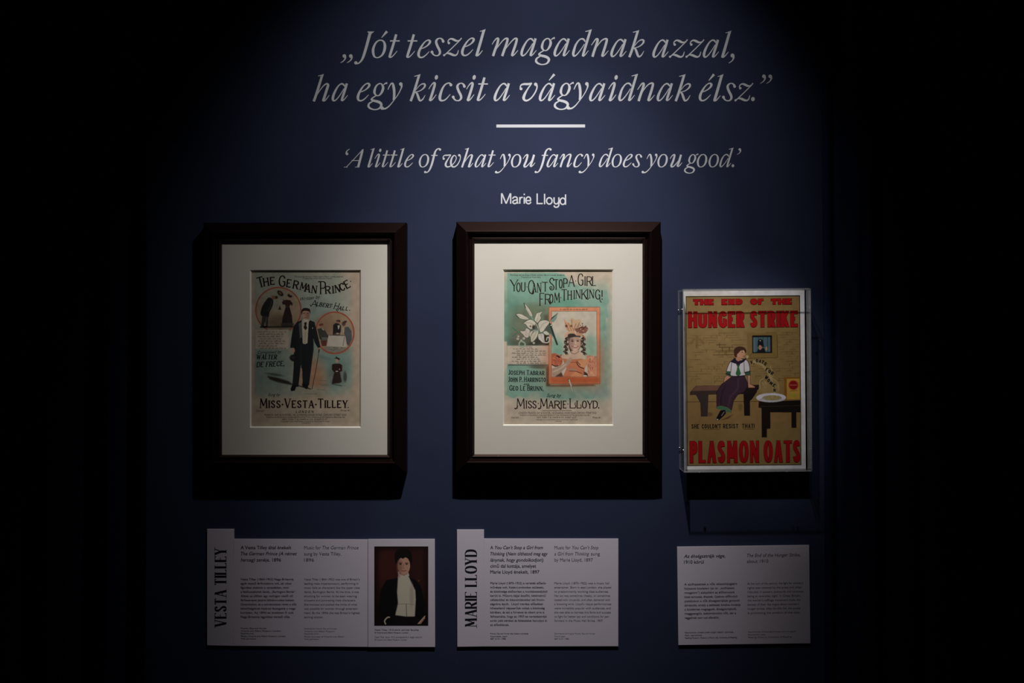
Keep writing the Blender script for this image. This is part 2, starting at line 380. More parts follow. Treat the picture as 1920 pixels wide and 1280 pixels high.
# ------------------------------------------------------------------ capital letters for titles and posters
CAPS = {
 'A': (1.0, [('t', (0, 0), (.5, 1)), ('T', (.5, 1), (1, 0)), ('t', (.18, .33), (.82, .33))], [(0, 0), (1, 0)]),
 'B': (.85, [('T', (0, 0), (0, 1)), ('c', (0, 1), (.55, 1), (.88, .9), (.88, .65), (.55, .53), (0, .53)), ('c', (0, .53), (.62, .53), (1, .4), (1, .13), (.62, 0), (0, 0))], []),
 'C': (.9, [('c', (1, .74), (.82, .95), (.52, 1), (.16, .86), (0, .5), (.16, .14), (.52, 0), (.82, .05), (1, .26))], []),
 'D': (.95, [('T', (0, 0), (0, 1)), ('c', (0, 1), (.45, 1), (.88, .84), (1, .5), (.88, .16), (.45, 0), (0, 0))], []),
 'E': (.8, [('T', (0, 0), (0, 1)), ('t', (0, 1), (1, 1)), ('t', (0, .52), (.75, .52)), ('t', (0, 0), (1, 0))], [], [(1, 1, -1), (1, 0, 1)]),
 'F': (.75, [('T', (0, 0), (0, 1)), ('t', (0, 1), (1, 1)), ('t', (0, .52), (.75, .52))], [(0, 0)], [(1, 1, -1)]),
 'G': (.95, [('c', (1, .76), (.82, .95), (.52, 1), (.16, .86), (0, .5), (.16, .14), (.52, 0), (.84, .04), (1, .2)), ('T', (1, .08), (1, .46)), ('t', (.6, .46), (1, .46))], []),
 'H': (1.0, [('T', (0, 0), (0, 1)), ('T', (1, 0), (1, 1)), ('t', (0, .52), (1, .52))], [(0, 0), (0, 1), (1, 0), (1, 1)]),
 'I': (.3, [('T', (.5, 0), (.5, 1))], [(.5, 0), (.5, 1)]),
 'J': (.55, [('c', (1, 1), (1, .3), (.85, .05), (.5, 0), (0, .14))], [(1, 1)]),
 'K': (.95, [('T', (0, 0), (0, 1)), ('t', (1, 1), (0, .4)), ('T', (.3, .62), (1, 0))], [(0, 0), (0, 1), (1, 0)]),
 'L': (.75, [('T', (0, 0), (0, 1)), ('t', (0, 0), (1, 0))], [(0, 1)], [(1, 0, 1)]),
 'M': (1.2, [('t', (.04, 0), (.1, 1)), ('T', (.1, 1), (.5, .2)), ('t', (.5, .2), (.9, 1)), ('T', (.9, 1), (.96, 0))], [(.04, 0), (.96, 0)]),
 'N': (1.0, [('t', (0, 0), (0, 1)), ('T', (0, 1), (1, 0)), ('t', (1, 0), (1, 1))], [(0, 0), (1, 1)]),
 'O': (1.0, [('o', (0, .5), (.14, .86), (.5, 1), (.86, .86), (1, .5), (.86, .14), (.5, 0), (.14, .14))], []),
 'P': (.8, [('T', (0, 0), (0, 1)), ('c', (0, 1), (.6, 1), (1, .88), (1, .6), (.6, .46), (0, .46))], [(0, 0)]),
 'R': (.9, [('T', (0, 0), (0, 1)), ('c', (0, 1), (.55, 1), (.9, .88), (.9, .62), (.55, .48), (0, .48)), ('T', (.45, .48), (1, 0))], [(0, 0), (1, 0)]),
 'S': (.8, [('c', (.92, .78), (.76, .95), (.48, 1), (.14, .9), (.06, .7), (.36, .55), (.72, .42), (.95, .25), (.84, .07), (.5, 0), (.2, .05), (.02, .24))], []),
 'T': (.9, [('t', (0, 1), (1, 1)), ('T', (.5, 0), (.5, 1))], [(.5, 0)], [(0, 1, -1), (1, 1, -1)]),
 'U': (.95, [('c', (0, 1), (0, .3), (.14, .06), (.5, 0), (.86, .06), (1, .3), (1, 1))], [(0, 1), (1, 1)]),
 'V': (1.0, [('T', (0, 1), (.5, 0)), ('t', (.5, 0), (1, 1))], [(0, 1), (1, 1)]),
 'W': (1.4, [('T', (0, 1), (.28, 0)), ('t', (.28, 0), (.5, .9)), ('T', (.5, .9), (.74, 0)), ('t', (.74, 0), (1, 1))], [(0, 1), (1, 1)]),
 'Y': (.95, [('T', (0, 1), (.5, .45)), ('t', (1, 1), (.5, .45)), ('T', (.5, .45), (.5, 0))], [(0, 1), (1, 1), (.5, 0)]),
 '!': (.25, [('T', (.5, .3), (.5, 1))], []),
 "'": (.2, [('T', (.5, .78), (.5, 1))], []),
 '.': (.25, [], []), '·': (.35, [], []), ',': (.25, [], []), ' ': (.4, [], []),
}

def cap(ink, ch, x0, x1, yt, yb, T, t, serif=0.0, rot=0.0, grow=0.0, slant=0.0):
    """one capital between x0..x1, yt..yb (y down); T/t thick and thin widths; grow thickens every stroke outward"""
    wrel, strokes, *rest = CAPS[ch]
    cx, cy = (x0 + x1) / 2, yb
    cr, sr = math.cos(-rot), math.sin(-rot)
    def mp(x, y):
        x += (yb - y) * slant
        dx, dy = x - cx, y - cy
        return cx + dx * cr - dy * sr, cy + dx * sr + dy * cr
    h = yb - yt
    sub = Ink()
    if ch in '.·,':
        sub.disc(cx, yb - (T * .55 if ch != '·' else h * .45), T * .62 + grow / 2)
        if ch == ',':
            sub.stroke([(cx + T * .2, yb - T * .3, T * .8), (cx - T * .4, yb + T * .9, T * .2)])
    U = lambda u: x0 + T / 2 + u * (x1 - x0 - T)
    Vv = lambda v: yb - t / 2 - v * (h - t)
    for st in strokes:
        kind, pts = st[0], st[1:]
        P = [(U(a), Vv(b)) for a, b in pts]
        if kind in 'tT':
            w = T if kind == 'T' else t
            if kind == 't' and abs(P[1][0] - P[0][0]) < abs(P[1][1] - P[0][1]) * .2 and ch == 'N':
                w = t
            (ax, ay), (bx, by) = P
            vert = abs(by - ay) > abs(bx - ax) * .6
            if vert:   # upright and slanting strokes are cut level with the letter's head and foot
                for i, (uu, vv) in enumerate(pts):
                    e = t / 2 + grow / 2
                    dy_ = (e if vv == 0 else -e) if vv in (0, 1) else (e if P[i][1] > P[1 - i][1] else -e) * .5
                    if i == 0: ay += dy_
                    else: by += dy_
                hw = (w + grow) / 2 * math.hypot(bx - ax, by - ay) / abs(by - ay)
                over = hw - (T + grow) / 2
                if over > 0 and ch in 'NMKRAVWY':
                    sg = 1 if bx > ax else -1
                    if pts[0][0] in (0, 1): ax += sg * over * (1 if ch != 'R' else 0)
                    if pts[1][0] in (0, 1): bx -= sg * over
                sub.poly([(ax - hw, ay), (ax + hw, ay), (bx + hw, by), (bx - hw, by)])
            else:
                L = grow / 2
                if ax < bx:
                    ax -= L + (T / 2 if pts[0][0] == 0 and (ch != 'T' or serif == 0) else 0)
                    bx += L + (T / 2 if pts[1][0] == 1 and serif == 0 and ch in 'TEFL' else 0)
                else: ax += L; bx -= L
                sub.stroke([(ax, ay, w + grow), (bx, by, w + grow)], curve=False)
        else:
            closed = kind == 'o'
            Q = catmull([(x, y, 0) for x, y in P], closed, 6)
            m = len(Q)
            R = []
            for i in range(m):
                a = Q[(i - 1) % m] if closed else Q[max(0, i - 1)]
                c = Q[(i + 1) % m] if closed else Q[min(m - 1, i + 1)]
                dx, dy = abs(c[0] - a[0]), abs(c[1] - a[1])
                R.append((Q[i][0], Q[i][1], t + (T - t) * (dy / (math.hypot(dx, dy) or 1)) ** 1.3 + grow))
            sub.stroke(R, closed=closed, curve=False)
    if ch == '!':
        sub.disc(cx, yb - T * .6, T * .6 + grow / 2)
    if serif > 0 and rest:
        for (u, v) in rest[0]:
            x, y = U(u), Vv(v) + (t / 2 - min(t, serif) * .35) * (1 if v == 0 else -1)
            sub.stroke([(x - T / 2 - serif, y, min(t, serif) * .8 + grow), (x + T / 2 + serif, y, min(t, serif) * .8 + grow)], curve=False)
        if len(rest) > 1:
            for (u, v, sgn) in rest[1]:
                x = U(u)
                y = Vv(v) + (t / 2 if v == 0 else -t / 2)
                sub.poly([mpp for mpp in [(x - min(t, serif), y), (x + T * .25, y), (x + T * .25, y - sgn * (t + serif * 1.3)), (x, y - sgn * (t + serif * 1.3))]])
    ink.add(sub, mp)

def cap_line(ink, text, x0, x1, yt, yb, T, t, serif=0.0, grow=0.0, gap=0.14, slant=0.0, big=(), small=1.0, slope=0.0):
    n = len(text)
    ws = [CAPS[c][0] * (1.0 if i in big or not big else .86) for i, c in enumerate(text)]
    tot = sum(ws) + gap * (n - 1)
    k = (x1 - x0) / tot
    x = x0
    for i, c in enumerate(text):
        w = ws[i] * k
        off = (x - x0) * slope
        top = yt if (i in big or not big) else yb - (yb - yt) * small
        if c != ' ':
            cap(ink, c, x, x + w, top + off, yb + off, T, t, serif, grow=grow, slant=slant)
        x += w + gap * k

# ------------------------------------------------------------------ upright sans text (built-in font) turned into mesh shapes
TXT = bpy.data.curves.new('text_maker', 'FONT')
TXT.resolution_u = 3
TXT_OB = bpy.data.objects.new('text_maker', TXT)
C.objects.link(TXT_OB)
def sans(ink, text, x, base, size, x_end=None, bold=0.0, shear=0.0, rot=0.0):
    """size: capital height in px; x_end stretches the line to end there"""
    TXT.body = text
    TXT.size = 1.0
    TXT.shear = shear
    bpy.context.view_layer.update()
    dg = bpy.context.evaluated_depsgraph_get()
    me = bpy.data.meshes.new_from_object(TXT_OB.evaluated_get(dg))
    vs = [(v.co.x, v.co.y) for v in me.vertices]
    if not vs:
        bpy.data.meshes.remove(me); return
    mx = max(v[0] for v in vs); mn = min(v[0] for v in vs)
    sy = size / CAPH
    sx = (x_end - x) / (mx - mn) if x_end is not None else sy
    b = len(ink.v)
    c, s = math.cos(-rot), math.sin(-rot)
    for lay, off in enumerate((0.0,) if bold <= 0 else (-bold * size * 1.6, bold * size * 1.6)):
        b = len(ink.v)
        for vx, vy in vs:
            dx, dy = (vx - mn) * sx + off, -vy * sy
            ink.v.append((x + dx * c - dy * s, base + dx * s + dy * c, lay))
        ink.f += [tuple(b + i for i in p.vertices) for p in me.polygons]
    bpy.data.meshes.remove(me)

CAPH = 0.7
def calibrate():
    global CAPH
    TXT.body = 'H'; TXT.size = 1.0
    bpy.context.view_layer.update()
    me = bpy.data.meshes.new_from_object(TXT_OB.evaluated_get(bpy.context.evaluated_depsgraph_get()))
    CAPH = max(v.co.y for v in me.vertices)
    bpy.data.meshes.remove(me)
calibrate()

RNG = random.Random(7)
def scribble(ink, x0, x1, base, xh, w=0.36):
    """a line of handwriting too small to read: joined zigzag words"""
    x = x0
    while x < x1 - 1.5:
        wl = min(RNG.uniform(3, 9), x1 - x)
        pts = []
        u = 0.0
        up = False
        while u < wl:
            tall = RNG.random() < .18
            pts.append((x + u, base - (xh * (1.7 if tall else RNG.uniform(.75, 1.05)) if up else xh * RNG.uniform(-.05, .12)), w))
            u += RNG.uniform(.55, .95)
            up = not up
        if len(pts) > 2:
            ink.stroke(pts, n=3)
        x += wl + RNG.uniform(1.2, 2.0)

# ------------------------------------------------------------------ printed pictures: ink colour laid on a fine sheet
class Art:
    RES = 2
    def __init__(self, x0, y0, x1, y1, bg):
        self.x0, self.y0 = x0, y0
        self.nx = int(round((x1 - x0) * self.RES)) + 1
        self.ny = int(round((y1 - y0) * self.RES)) + 1
        self.xs = np.linspace(x0, x1, self.nx)
        self.ys = np.linspace(y0, y1, self.ny)
        self.img = np.ones((self.ny, self.nx, 3)) * np.array(bg, float)
        self.rng = np.random.RandomState(3)
    def _blend(self, m, sl, col, alpha):
        a = (m * alpha)[..., None]
        self.img[sl] = self.img[sl] * (1 - a) + np.array(col, float) * a
    def _win(self, xa, xb, ya, yb):
        i0 = max(0, int(np.searchsorted(self.xs, xa)) - 1); i1 = min(self.nx, int(np.searchsorted(self.xs, xb)) + 2)
        j0 = max(0, int(np.searchsorted(self.ys, ya)) - 1); j1 = min(self.ny, int(np.searchsorted(self.ys, yb)) + 2)
        return (slice(j0, j1), slice(i0, i1))
    @staticmethod
    def _blur(m, r):
        n = max(1, int(r))
        for _ in range(2):
            for ax in (0, 1):
                p = np.pad(m, [(n, n) if a == ax else (0, 0) for a in (0, 1)], mode='edge')
                c = np.cumsum(p, axis=ax)
                c = np.concatenate([np.zeros_like(np.take(c, [0], axis=ax)), c], axis=ax)
                k = 2 * n + 1
                L = m.shape[ax]
                m = (np.take(c, range(k, k + L), axis=ax) - np.take(c, range(0, L), axis=ax)) / k
        return m
    def poly(self, pts, col, blur=0.0, alpha=1.0, curve=False):
        if curve:
            pts = [(p[0], p[1]) for p in catmull([(x, y, 0) for x, y in pts], True, 5)]
        P = np.array(pts, float)
        pad = blur * 2 + 1
        sl = self._win(P[:, 0].min() - pad, P[:, 0].max() + pad, P[:, 1].min() - pad, P[:, 1].max() + pad)
        X, Y = np.meshgrid(self.xs[sl[1]], self.ys[sl[0]])
        if X.size == 0: return
        acc = np.zeros_like(X)
        q = .25 / self.RES
        for ox, oy in ((-q, -q), (q, q), (-q, q), (q, -q)):
            ins = np.zeros(X.shape, bool)
            for k in range(len(P)):
                (ax, ay), (bx, by) = P[k], P[(k + 1) % len(P)]
                if ay == by: continue
                c = ((ay > Y + oy) != (by > Y + oy)) & (X + ox < (bx - ax) * (Y + oy - ay) / (by - ay) + ax)
                ins ^= c
            acc += ins
        m = acc / 4
        if blur > 0: m = self._blur(m, blur * self.RES)
        self._blend(m, sl, col, alpha)
    def ell(self, cx, cy, rx, ry, col, rot=0.0, soft=0.5, alpha=1.0):
        R = max(rx, ry) * (1 + soft) + 1
        sl = self._win(cx - R, cx + R, cy - R, cy + R)
        X, Y = np.meshgrid(self.xs[sl[1]] - cx, self.ys[sl[0]] - cy)
        c, s = math.cos(rot), math.sin(rot)
        d = np.sqrt(((X * c + Y * s) / rx) ** 2 + ((-X * s + Y * c) / ry) ** 2)
        e = max(soft, .6 / max(rx, ry))
        m = np.clip((1 + e / 2 - d) / e, 0, 1)
        m = m * m * (3 - 2 * m)
        self._blend(m, sl, col, alpha)
    def line(self, pts, w, col, alpha=1.0, soft=0.6, curve=False):
        if curve: pts = [(p[0], p[1]) for p in catmull([(x, y, 0) for x, y in pts], False, 6)]
        P = np.array(pts, float)
        pad = w + soft + 1
        sl = self._win(P[:, 0].min() - pad, P[:, 0].max() + pad, P[:, 1].min() - pad, P[:, 1].max() + pad)
        X, Y = np.meshgrid(self.xs[sl[1]], self.ys[sl[0]])
        if X.size == 0: return
        D = np.full(X.shape, 1e9)
        for k in range(len(P) - 1):
            (ax, ay), (bx, by) = P[k], P[k + 1]
            L2 = (bx - ax) ** 2 + (by - ay) ** 2 or 1e-9
            t = np.clip(((X - ax) * (bx - ax) + (Y - ay) * (by - ay)) / L2, 0, 1)
            D = np.minimum(D, np.hypot(X - ax - t * (bx - ax), Y - ay - t * (by - ay)))
        m = np.clip((w / 2 + soft / 2 - D) / soft, 0, 1)
        self._blend(m, sl, col, alpha)
    def rect(self, xa, ya, xb, yb, col, blur=0.0, alpha=1.0):
        self.poly([(xa, ya), (xb, ya), (xb, yb), (xa, yb)], col, blur, alpha)
    def ring(self, cx, cy, rx, ry, w, col, a0=0, a1=360):
        self.line([(cx + rx * math.cos(math.radians(a)), cy + ry * math.sin(math.radians(a))) for a in np.linspace(a0, a1, 60)], w, col)
    def grain(self, amt, scale=6):
        n = self.rng.rand(self.ny // scale + 2, self.nx // scale + 2)
        n = np.kron(n, np.ones((scale, scale)))[:self.ny, :self.nx]
        n = self._blur(n, scale)
        n = (n - n.mean()) / (n.std() + 1e-6)
        self.img *= (1 + amt * n)[..., None]
    def build(self, name, d, m, parent):
        c = np.clip(self.img, 0, 255) / 255.0
        c = np.where(c <= 0.04045, c / 12.92, ((c + 0.055) / 1.055) ** 2.4)
        k = 1 - d / DPX
        org = root_of(parent).location
        X, Y = np.meshgrid(self.xs, self.ys)
        co = np.empty((self.ny, self.nx, 3), np.float32)
        co[..., 0] = (X - 960) * S * k - org[0]
        co[..., 1] = -d * S - org[1]
        co[..., 2] = ZC - (Y - 640) * S * k - org[2]
        nv = self.nx * self.ny
        me = bpy.data.meshes.new(name)
        me.vertices.add(nv)
        me.vertices.foreach_set('co', co.ravel())
        idx = np.arange(nv).reshape(self.ny, self.nx)
        q = np.stack([idx[:-1, :-1], idx[1:, :-1], idx[1:, 1:], idx[:-1, 1:]], -1).reshape(-1, 4)
        nq = len(q)
        me.loops.add(nq * 4)
        me.loops.foreach_set('vertex_index', q.ravel().astype(np.int32))
        me.polygons.add(nq)
        me.polygons.foreach_set('loop_start', np.arange(0, nq * 4, 4, dtype=np.int32))
        me.update(calc_edges=True)
        at = me.color_attributes.new('ink', 'FLOAT_COLOR', 'POINT')
        rgba = np.ones((nv, 4), np.float32)
        rgba[:, :3] = c.reshape(-1, 3)
        at.data.foreach_set('color', rgba.ravel())
        me.materials.append(m)
        o = bpy.data.objects.new(name, me)
        C.objects.link(o)
        o.parent = parent
        return o

def Z(ox, oy, s):
    """zoom-crop coordinates -> photograph pixels"""
    return lambda *pts: [(ox + x / s, oy + y / s) for x, y in pts]

# ------------------------------------------------------------------ room shell
def structure(name, V, F, m):
    o = obj(name, V, F, m)
    o['kind'] = 'structure'
    return o
V, F = [], []; box(V, F, (-2.6, 0.0, 0.0), (2.6, 0.12, 3.6)); structure('wall_back', V, F, M_WALL)
V, F = [], []; box(V, F, (-2.6, -4.2, -0.1), (2.6, 0.12, 0.0)); structure('floor', V, F, M_FLOOR)
V, F = [], []; box(V, F, (-2.6, -4.2, 3.6), (2.6, 0.12, 3.7)); structure('ceiling', V, F, M_CEIL)

def curtain(name, label, x0, x1, folds, seed):
    rng = random.Random(seed)
    n = 160
    ph = [rng.uniform(0, 6.28) for _ in range(3)]
    V, F = [], []
    rows = 14
    prof = []
    for i in range(n + 1):
        t = i / n
        a = t * folds * 2 * math.pi
        y = -0.075 - 0.036 * math.sin(a + 0.7 * math.sin(a * .37 + ph[0]) + ph[1]) - 0.012 * math.sin(2.3 * a + ph[2])
        prof.append((x0 + (x1 - x0) * t, y))
    for back in (0, 1):
        for r in range(rows + 1):
            z = 0.02 + (3.56 - 0.02) * r / rows
            sw = 1.0 - 0.22 * r / rows
            for x, y in prof:
                V.append((x + 0.006 * math.sin(z * 1.7 + x * 9), (y + 0.075) * sw - 0.075 + back * 0.003, z))
    w = n + 1
    B = (rows + 1) * w
    for r in range(rows):
        for i in range(n):
            F.append((r * w + i, r * w + i + 1, (r + 1) * w + i + 1, (r + 1) * w + i))
            F.append((B + r * w + i, B + (r + 1) * w + i, B + (r + 1) * w + i + 1, B + r * w + i + 1))
    for r in range(rows):
        for i in (0, n):
            F.append((r * w + i, (r + 1) * w + i, B + (r + 1) * w + i, B + r * w + i))
    for i in range(n):
        for r in (0, rows):
            F.append((r * w + i, r * w + i + 1, B + r * w + i + 1, B + r * w + i))
    o = obj(name, V, F, M_CURTAIN, smooth=True)
    tag(o, label, 'curtain')
    return o
curtain('curtain', 'dark navy curtain hanging in shadow left of the framed man in evening dress', -1.62, -0.80, 8.0, 4)
curtain('curtain', 'dark navy curtain hanging in shadow right of the clear acrylic poster case', 0.685, 1.62, 9.0, 11)

# ------------------------------------------------------------------ lettering on the wall
DV = 0.3
q = thing('wall_quotation', 'large white italic two-line quotation at the top of the navy wall', 'lettering', 1010, 190)
L1 = [('„', 638.2, 108.6), ('J', 664.1, 108.6), ('ó', 697, 108.7), ('t', 728.3, 108.7), ('t', 761.4, 108.7), ('e', 782.3, 108.7), ('s', 807.3, 105.1), ('z', 830.7, 105.0), ('e', 864.3, 105.0), ('l', 891.3, 105.1),
      ('m', 922.1, 105.1), ('a', 975.6, 105.3), ('g', 1003, 105.3), ('a', 1037.7, 105.6), ('d', 1072.5, 106.2), ('n', 1108.3, 106.3), ('a', 1144.2, 106.8), ('k', 1177.9, 106.9), ('a', 1223, 107.8), ('z', 1254.2, 107.9), ('z', 1285.2, 107.9), ('a', 1317.6, 107.9), ('l', 1352.2, 107.9), (',', 1365.9, 107.9)]
L2 = [('h', 586.1, 189.8), ('a', 621.7, 189.8), ('e', 668.6, 189.8), ('g', 688.8, 189.8), ('y', 713.3, 189.8), ('k', 767.9, 189.4), ('i', 803.3, 189.4), ('c', 822.1, 189.4), ('s', 847.1, 189.4), ('i', 874.2, 189.4), ('t', 893.8, 189.4), ('a', 925.4, 189.4), ('v', 974.2, 189.4), ('á', 1010.2, 189.4), ('g', 1038.3, 189.4), ('y', 1062.2, 189.4),
      ('a', 1104.4, 189.5), ('i', 1140.4, 189.5), ('d', 1159.1, 189.5), ('n', 1194.8, 189.5), ('a', 1231.1, 189.5), ('k', 1264.8, 189.5), ('é', 1310, 189.6), ('l', 1337.3, 189.6), ('s', 1353.8, 189.6), ('z', 1377.1, 189.6), ('.', 1408.3, 189.6), ('”', 1425, 189.6)]
def by_words(spec, lens):
    i = 0
    for n in lens:
        yield spec[i:i + n]
        i += n
for w_ in list(by_words(L1, (4, 6, 8, 6))) + list(by_words(L2, (2, 3, 6, 1, 10, 6))):
    italic_line(w_, 1).build('word', DV, M_VINYL, q)

k = Ink(); k.poly([(930.7, 233.4), (1097, 233.2), (1097, 238.9), (930.7, 239.0)])
o = k.build('divider_bar', DV, M_VINYL)
tag(o, 'short white horizontal bar under the two-line italic quotation', 'bar')

L3 = [('‘', 647.9, 313.5), ('A', 644.9, 313.5), ('l', 688.9, 313.5), ('i', 702.3, 313.5), ('t', 715.7, 313.5), ('t', 730, 313.5), ('l', 744.8, 313.5), ('e', 757.7, 313.5), ('o', 785.2, 313.5), ('f', 795.1, 313.3), ('w', 829.9, 313.5), ('h', 864.5, 313.5), ('a', 889.8, 313.5), ('t', 914, 313.5), ('y', 927.9, 313.5), ('o', 958, 313.5), ('u', 980.3, 313.5),
      ('f', 1002.3, 313.2), ('a', 1024.8, 313.3), ('n', 1049, 313.2), ('c', 1074.8, 313.2), ('y', 1084.9, 313.2), ('d', 1122.7, 313.2), ('o', 1146.7, 313.3), ('e', 1167.7, 313.3), ('s', 1185.4, 313.3), ('y', 1203, 313.4), ('o', 1232.6, 313.4), ('u', 1255.9, 313.4), ('g', 1282.6, 313.4), ('o', 1306.6, 313.4), ('o', 1328.5, 313.4), ('d', 1348.7, 313.4), ('.', 1371.7, 313.4), ('’', 1381.8, 313.4)]
q = thing('wall_translation', 'smaller white italic one-line quotation below the white bar', 'lettering', 1017, 313)
for w_ in by_words(L3, (2, 6, 2, 4, 3, 5, 4, 3, 6)):
    italic_line(w_, 3).build('word', DV, M_VINYL, q)
# the name in plain monoline letters (crop coordinates, 12 to the pixel)
NW = 30
def mono(strokes):
    k = Ink()
    for closed, pts, cv in strokes:
        k.stroke([(920 + x / 12, 350 + y / 12, NW / 12) for x, y in pts], closed=closed, curve=cv)
    return k
def oval(cx, cy, rx, ry):
    return (True, [(cx + rx * math.cos(a), cy + ry * math.sin(a)) for a in (2 * math.pi * i / 12 for i in range(12))], True)
q = thing('wall_name', 'small white upright name in plain lettering, centred above the framed woman', 'lettering', 1000, 381)
mono([(False, [(246, 382), (246, 148)], False), (False, [(252, 148), (348, 380)], False), (False, [(348, 380), (444, 148)], False), (False, [(450, 148), (450, 382)], False),
      (False, [(492, 272), (515, 238), (558, 228), (592, 248), (599, 300), (600, 355), (622, 376)], True), (False, [(598, 292), (545, 304), (504, 328), (503, 362), (540, 380), (582, 364), (599, 335)], True),
      (False, [(655, 232), (655, 382)], False), (False, [(656, 300), (672, 256), (694, 240), (722, 240)], True),
      (False, [(756, 232), (756, 382)], False), (False, [(756, 156), (756, 188)], False),
      (False, [(792, 312), (904, 312)], False), (False, [(899, 312), (890, 252), (850, 229), (808, 252), (792, 308), (808, 362), (852, 383), (890, 366), (904, 340)], True)]).build('word', DV, M_VINYL, q)
mono([(False, [(1046, 152), (1046, 392)], False), (False, [(1034, 378), (1172, 378)], False), (False, [(1213, 158), (1213, 394)], False),
      oval(1320, 318, 62, 72),
      (False, [(1426, 238), (1427, 330), (1440, 372), (1474, 386), (1512, 370), (1532, 330)], True), (False, [(1534, 238), (1534, 400), (1518, 446), (1476, 462), (1440, 450), (1424, 420)], True),
      oval(1622, 326, 58, 72), (False, [(1684, 172), (1684, 404)], False)]).build('word', DV, M_VINYL, q)

# ------------------------------------------------------------------ picture frames
def ring_mesh(rects):
    """rects: list of (x0,y0,x1,y1,d) successive loops; returns verts, quads with mitred corners"""
    V, F = [], []
    for (x0, y0, x1, y1, d) in rects:
        for (x, y) in ((x0, y0), (x1, y0), (x1, y1), (x0, y1)):
            V.append(Vector(((x - 960) * S, -d * S, ZC - (y - 640) * S)))
    for i in range(len(rects) - 1):
        for c in range(4):
            a, b = i * 4 + c, i * 4 + (c + 1) % 4
            F.append((a, b, b + 4, a + 4))
    return V, F

def true(px, c, d):
    return c + (px - c) * (1 - d / DPX)

def framed(label, opening, window, sheet):
    """opening: mat edges seen inside the frame; window: sheet opening; all in photo px"""
    ax0, ay0, ax1, ay1 = opening
    DM = 24.0                                    # mat face depth
    X0, X1 = true(ax0, 960, DM), true(ax1, 960, DM)
    Y0, Y1 = true(ay0, 640, DM), true(ay1, 640, DM)
    t = thing('framed_picture', label, 'picture', (X0 + X1) / 2, (Y0 + Y1) / 2)
    # moulding profile: (distance outward from the mat edge, depth)
    prof = [(33.5, 0.5), (33.5, 28.0), (32.8, 29.6), (16.2, 40.0), (14.6, 40.8), (13.2, 40.6), (12.0, 39.6), (10.8, 36.4), (9.6, 33.0), (8.2, 30.6), (6.4, 29.8)]
    rects = [(X0 - w, Y0 - w, X1 + w, Y1 + w, d) for w, d in prof]
    V, F = ring_mesh(rects)
    obj('moulding', V, F, M_WOOD, t)
    lip = [(6.6, 20), (6.6, 30.0), (5.4, 30.6), (4.4, 32.2), (3.4, 32.6), (2.5, 31.8), (1.4, 30.0), (.4, 29.2), (-.2, 28.2), (-.2, DM + .6)]
    V, F = ring_mesh([(X0 - w, Y0 - w, X1 + w, Y1 + w, d) for w, d in lip])
    obj('inner_lip', V, F, M_LIP, t)
    # backing closing the frame
    V, F = [], []
    box(V, F, ((X0 - 7 - 960) * S, -18 * S, ZC - (Y1 + 7 - 640) * S), ((X1 + 7 - 960) * S, -15 * S, ZC - (Y0 - 7 - 640) * S))
    obj('backing_board', V, F, M_BACKER, t)
    # mount with a bevelled window
    wx0, wy0, wx1, wy1 = window
    u0, u1 = true(wx0, 960, DM), true(wx1, 960, DM)
    v0, v1 = true(wy0, 640, DM), true(wy1, 640, DM)
    V, F = ring_mesh([(X0 - 3, Y0 - 3, X1 + 3, Y1 + 3, 19), (X0 - 3, Y0 - 3, X1 + 3, Y1 + 3, DM), (u0, v0, u1, v1, DM)])
    mo = obj('mount', V, F, M_MAT, t)
    bv = 2.3
    V, F = ring_mesh([(u0, v0, u1, v1, DM), (u0 + bv, v0 + bv, u1 - bv, v1 - bv, DM - 3.2)])
    obj('bevel', V, F, M_BEVEL, mo)
    # glass
    V = [W(true(0, 0, 0) + a, b, 0) for a, b in ()]
    G = DM + 1.2
    V = [Vector(((x - 960) * S, -G * S, ZC - (y - 640) * S)) for x, y in ((X0, Y0), (X1, Y0), (X1, Y1), (X0, Y1))]
    obj('glass_pane', V, [(0, 3, 2, 1)], M_GLASS, t)
    return t
DS = 20.3    # depth of the printed sheets

def rows(ink, spec, bold=0.0, shear=0.0):
    for txt, x, xe, base, cap_h in spec:
        sans(ink, txt, x, base, cap_h, xe, bold, shear)

# ---- left frame: cover with the man in evening dress
f1 = framed('dark mahogany frame holding printed cover of a man in black evening dress with cane', (416.4, 451.6, 728.4, 852.4), (468.5, 505.8, 676.6, 801.6), None)
PAPER = (203, 186, 166)
a = Art(464, 502, 681, 806, PAPER)
TEAL = (146, 166, 154)
a.rect(478, 512, 640, 742, (180, 178, 160), blur=5)
a.ell(520, 530, 70, 30, (172, 178, 162), soft=1.2, alpha=.8)
a.ell(600, 560, 60, 40, (176, 184, 170), soft=1.2, alpha=.8)
a.ell(500, 690, 45, 60, TEAL, soft=1.1, alpha=.9)
a.ell(605, 660, 45, 70, (140, 164, 154), soft=1.1, alpha=.7)
a.ell(640, 690, 42, 40, (128, 162, 154), soft=1.1, alpha=.75)
a.ell(590, 600, 40, 40, (150, 168, 158), soft=1.1, alpha=.6)
a.ell(585, 712, 26, 40, (196, 140, 108), soft=1.2, alpha=.85)
a.ell(560, 735, 60, 12, (168, 174, 158), soft=1.2, alpha=.7)
a.rect(477.5, 512, 479.5, 740, (140, 150, 138), blur=1, alpha=.5)
a.rect(464, 500, 477.5, 806, (196, 172, 158), blur=1)
a.rect(660, 500, 681, 806, (205, 180, 158), blur=4, alpha=.8)
a.rect(464, 744, 681, 806, (200, 182, 160), blur=4, alpha=.9)
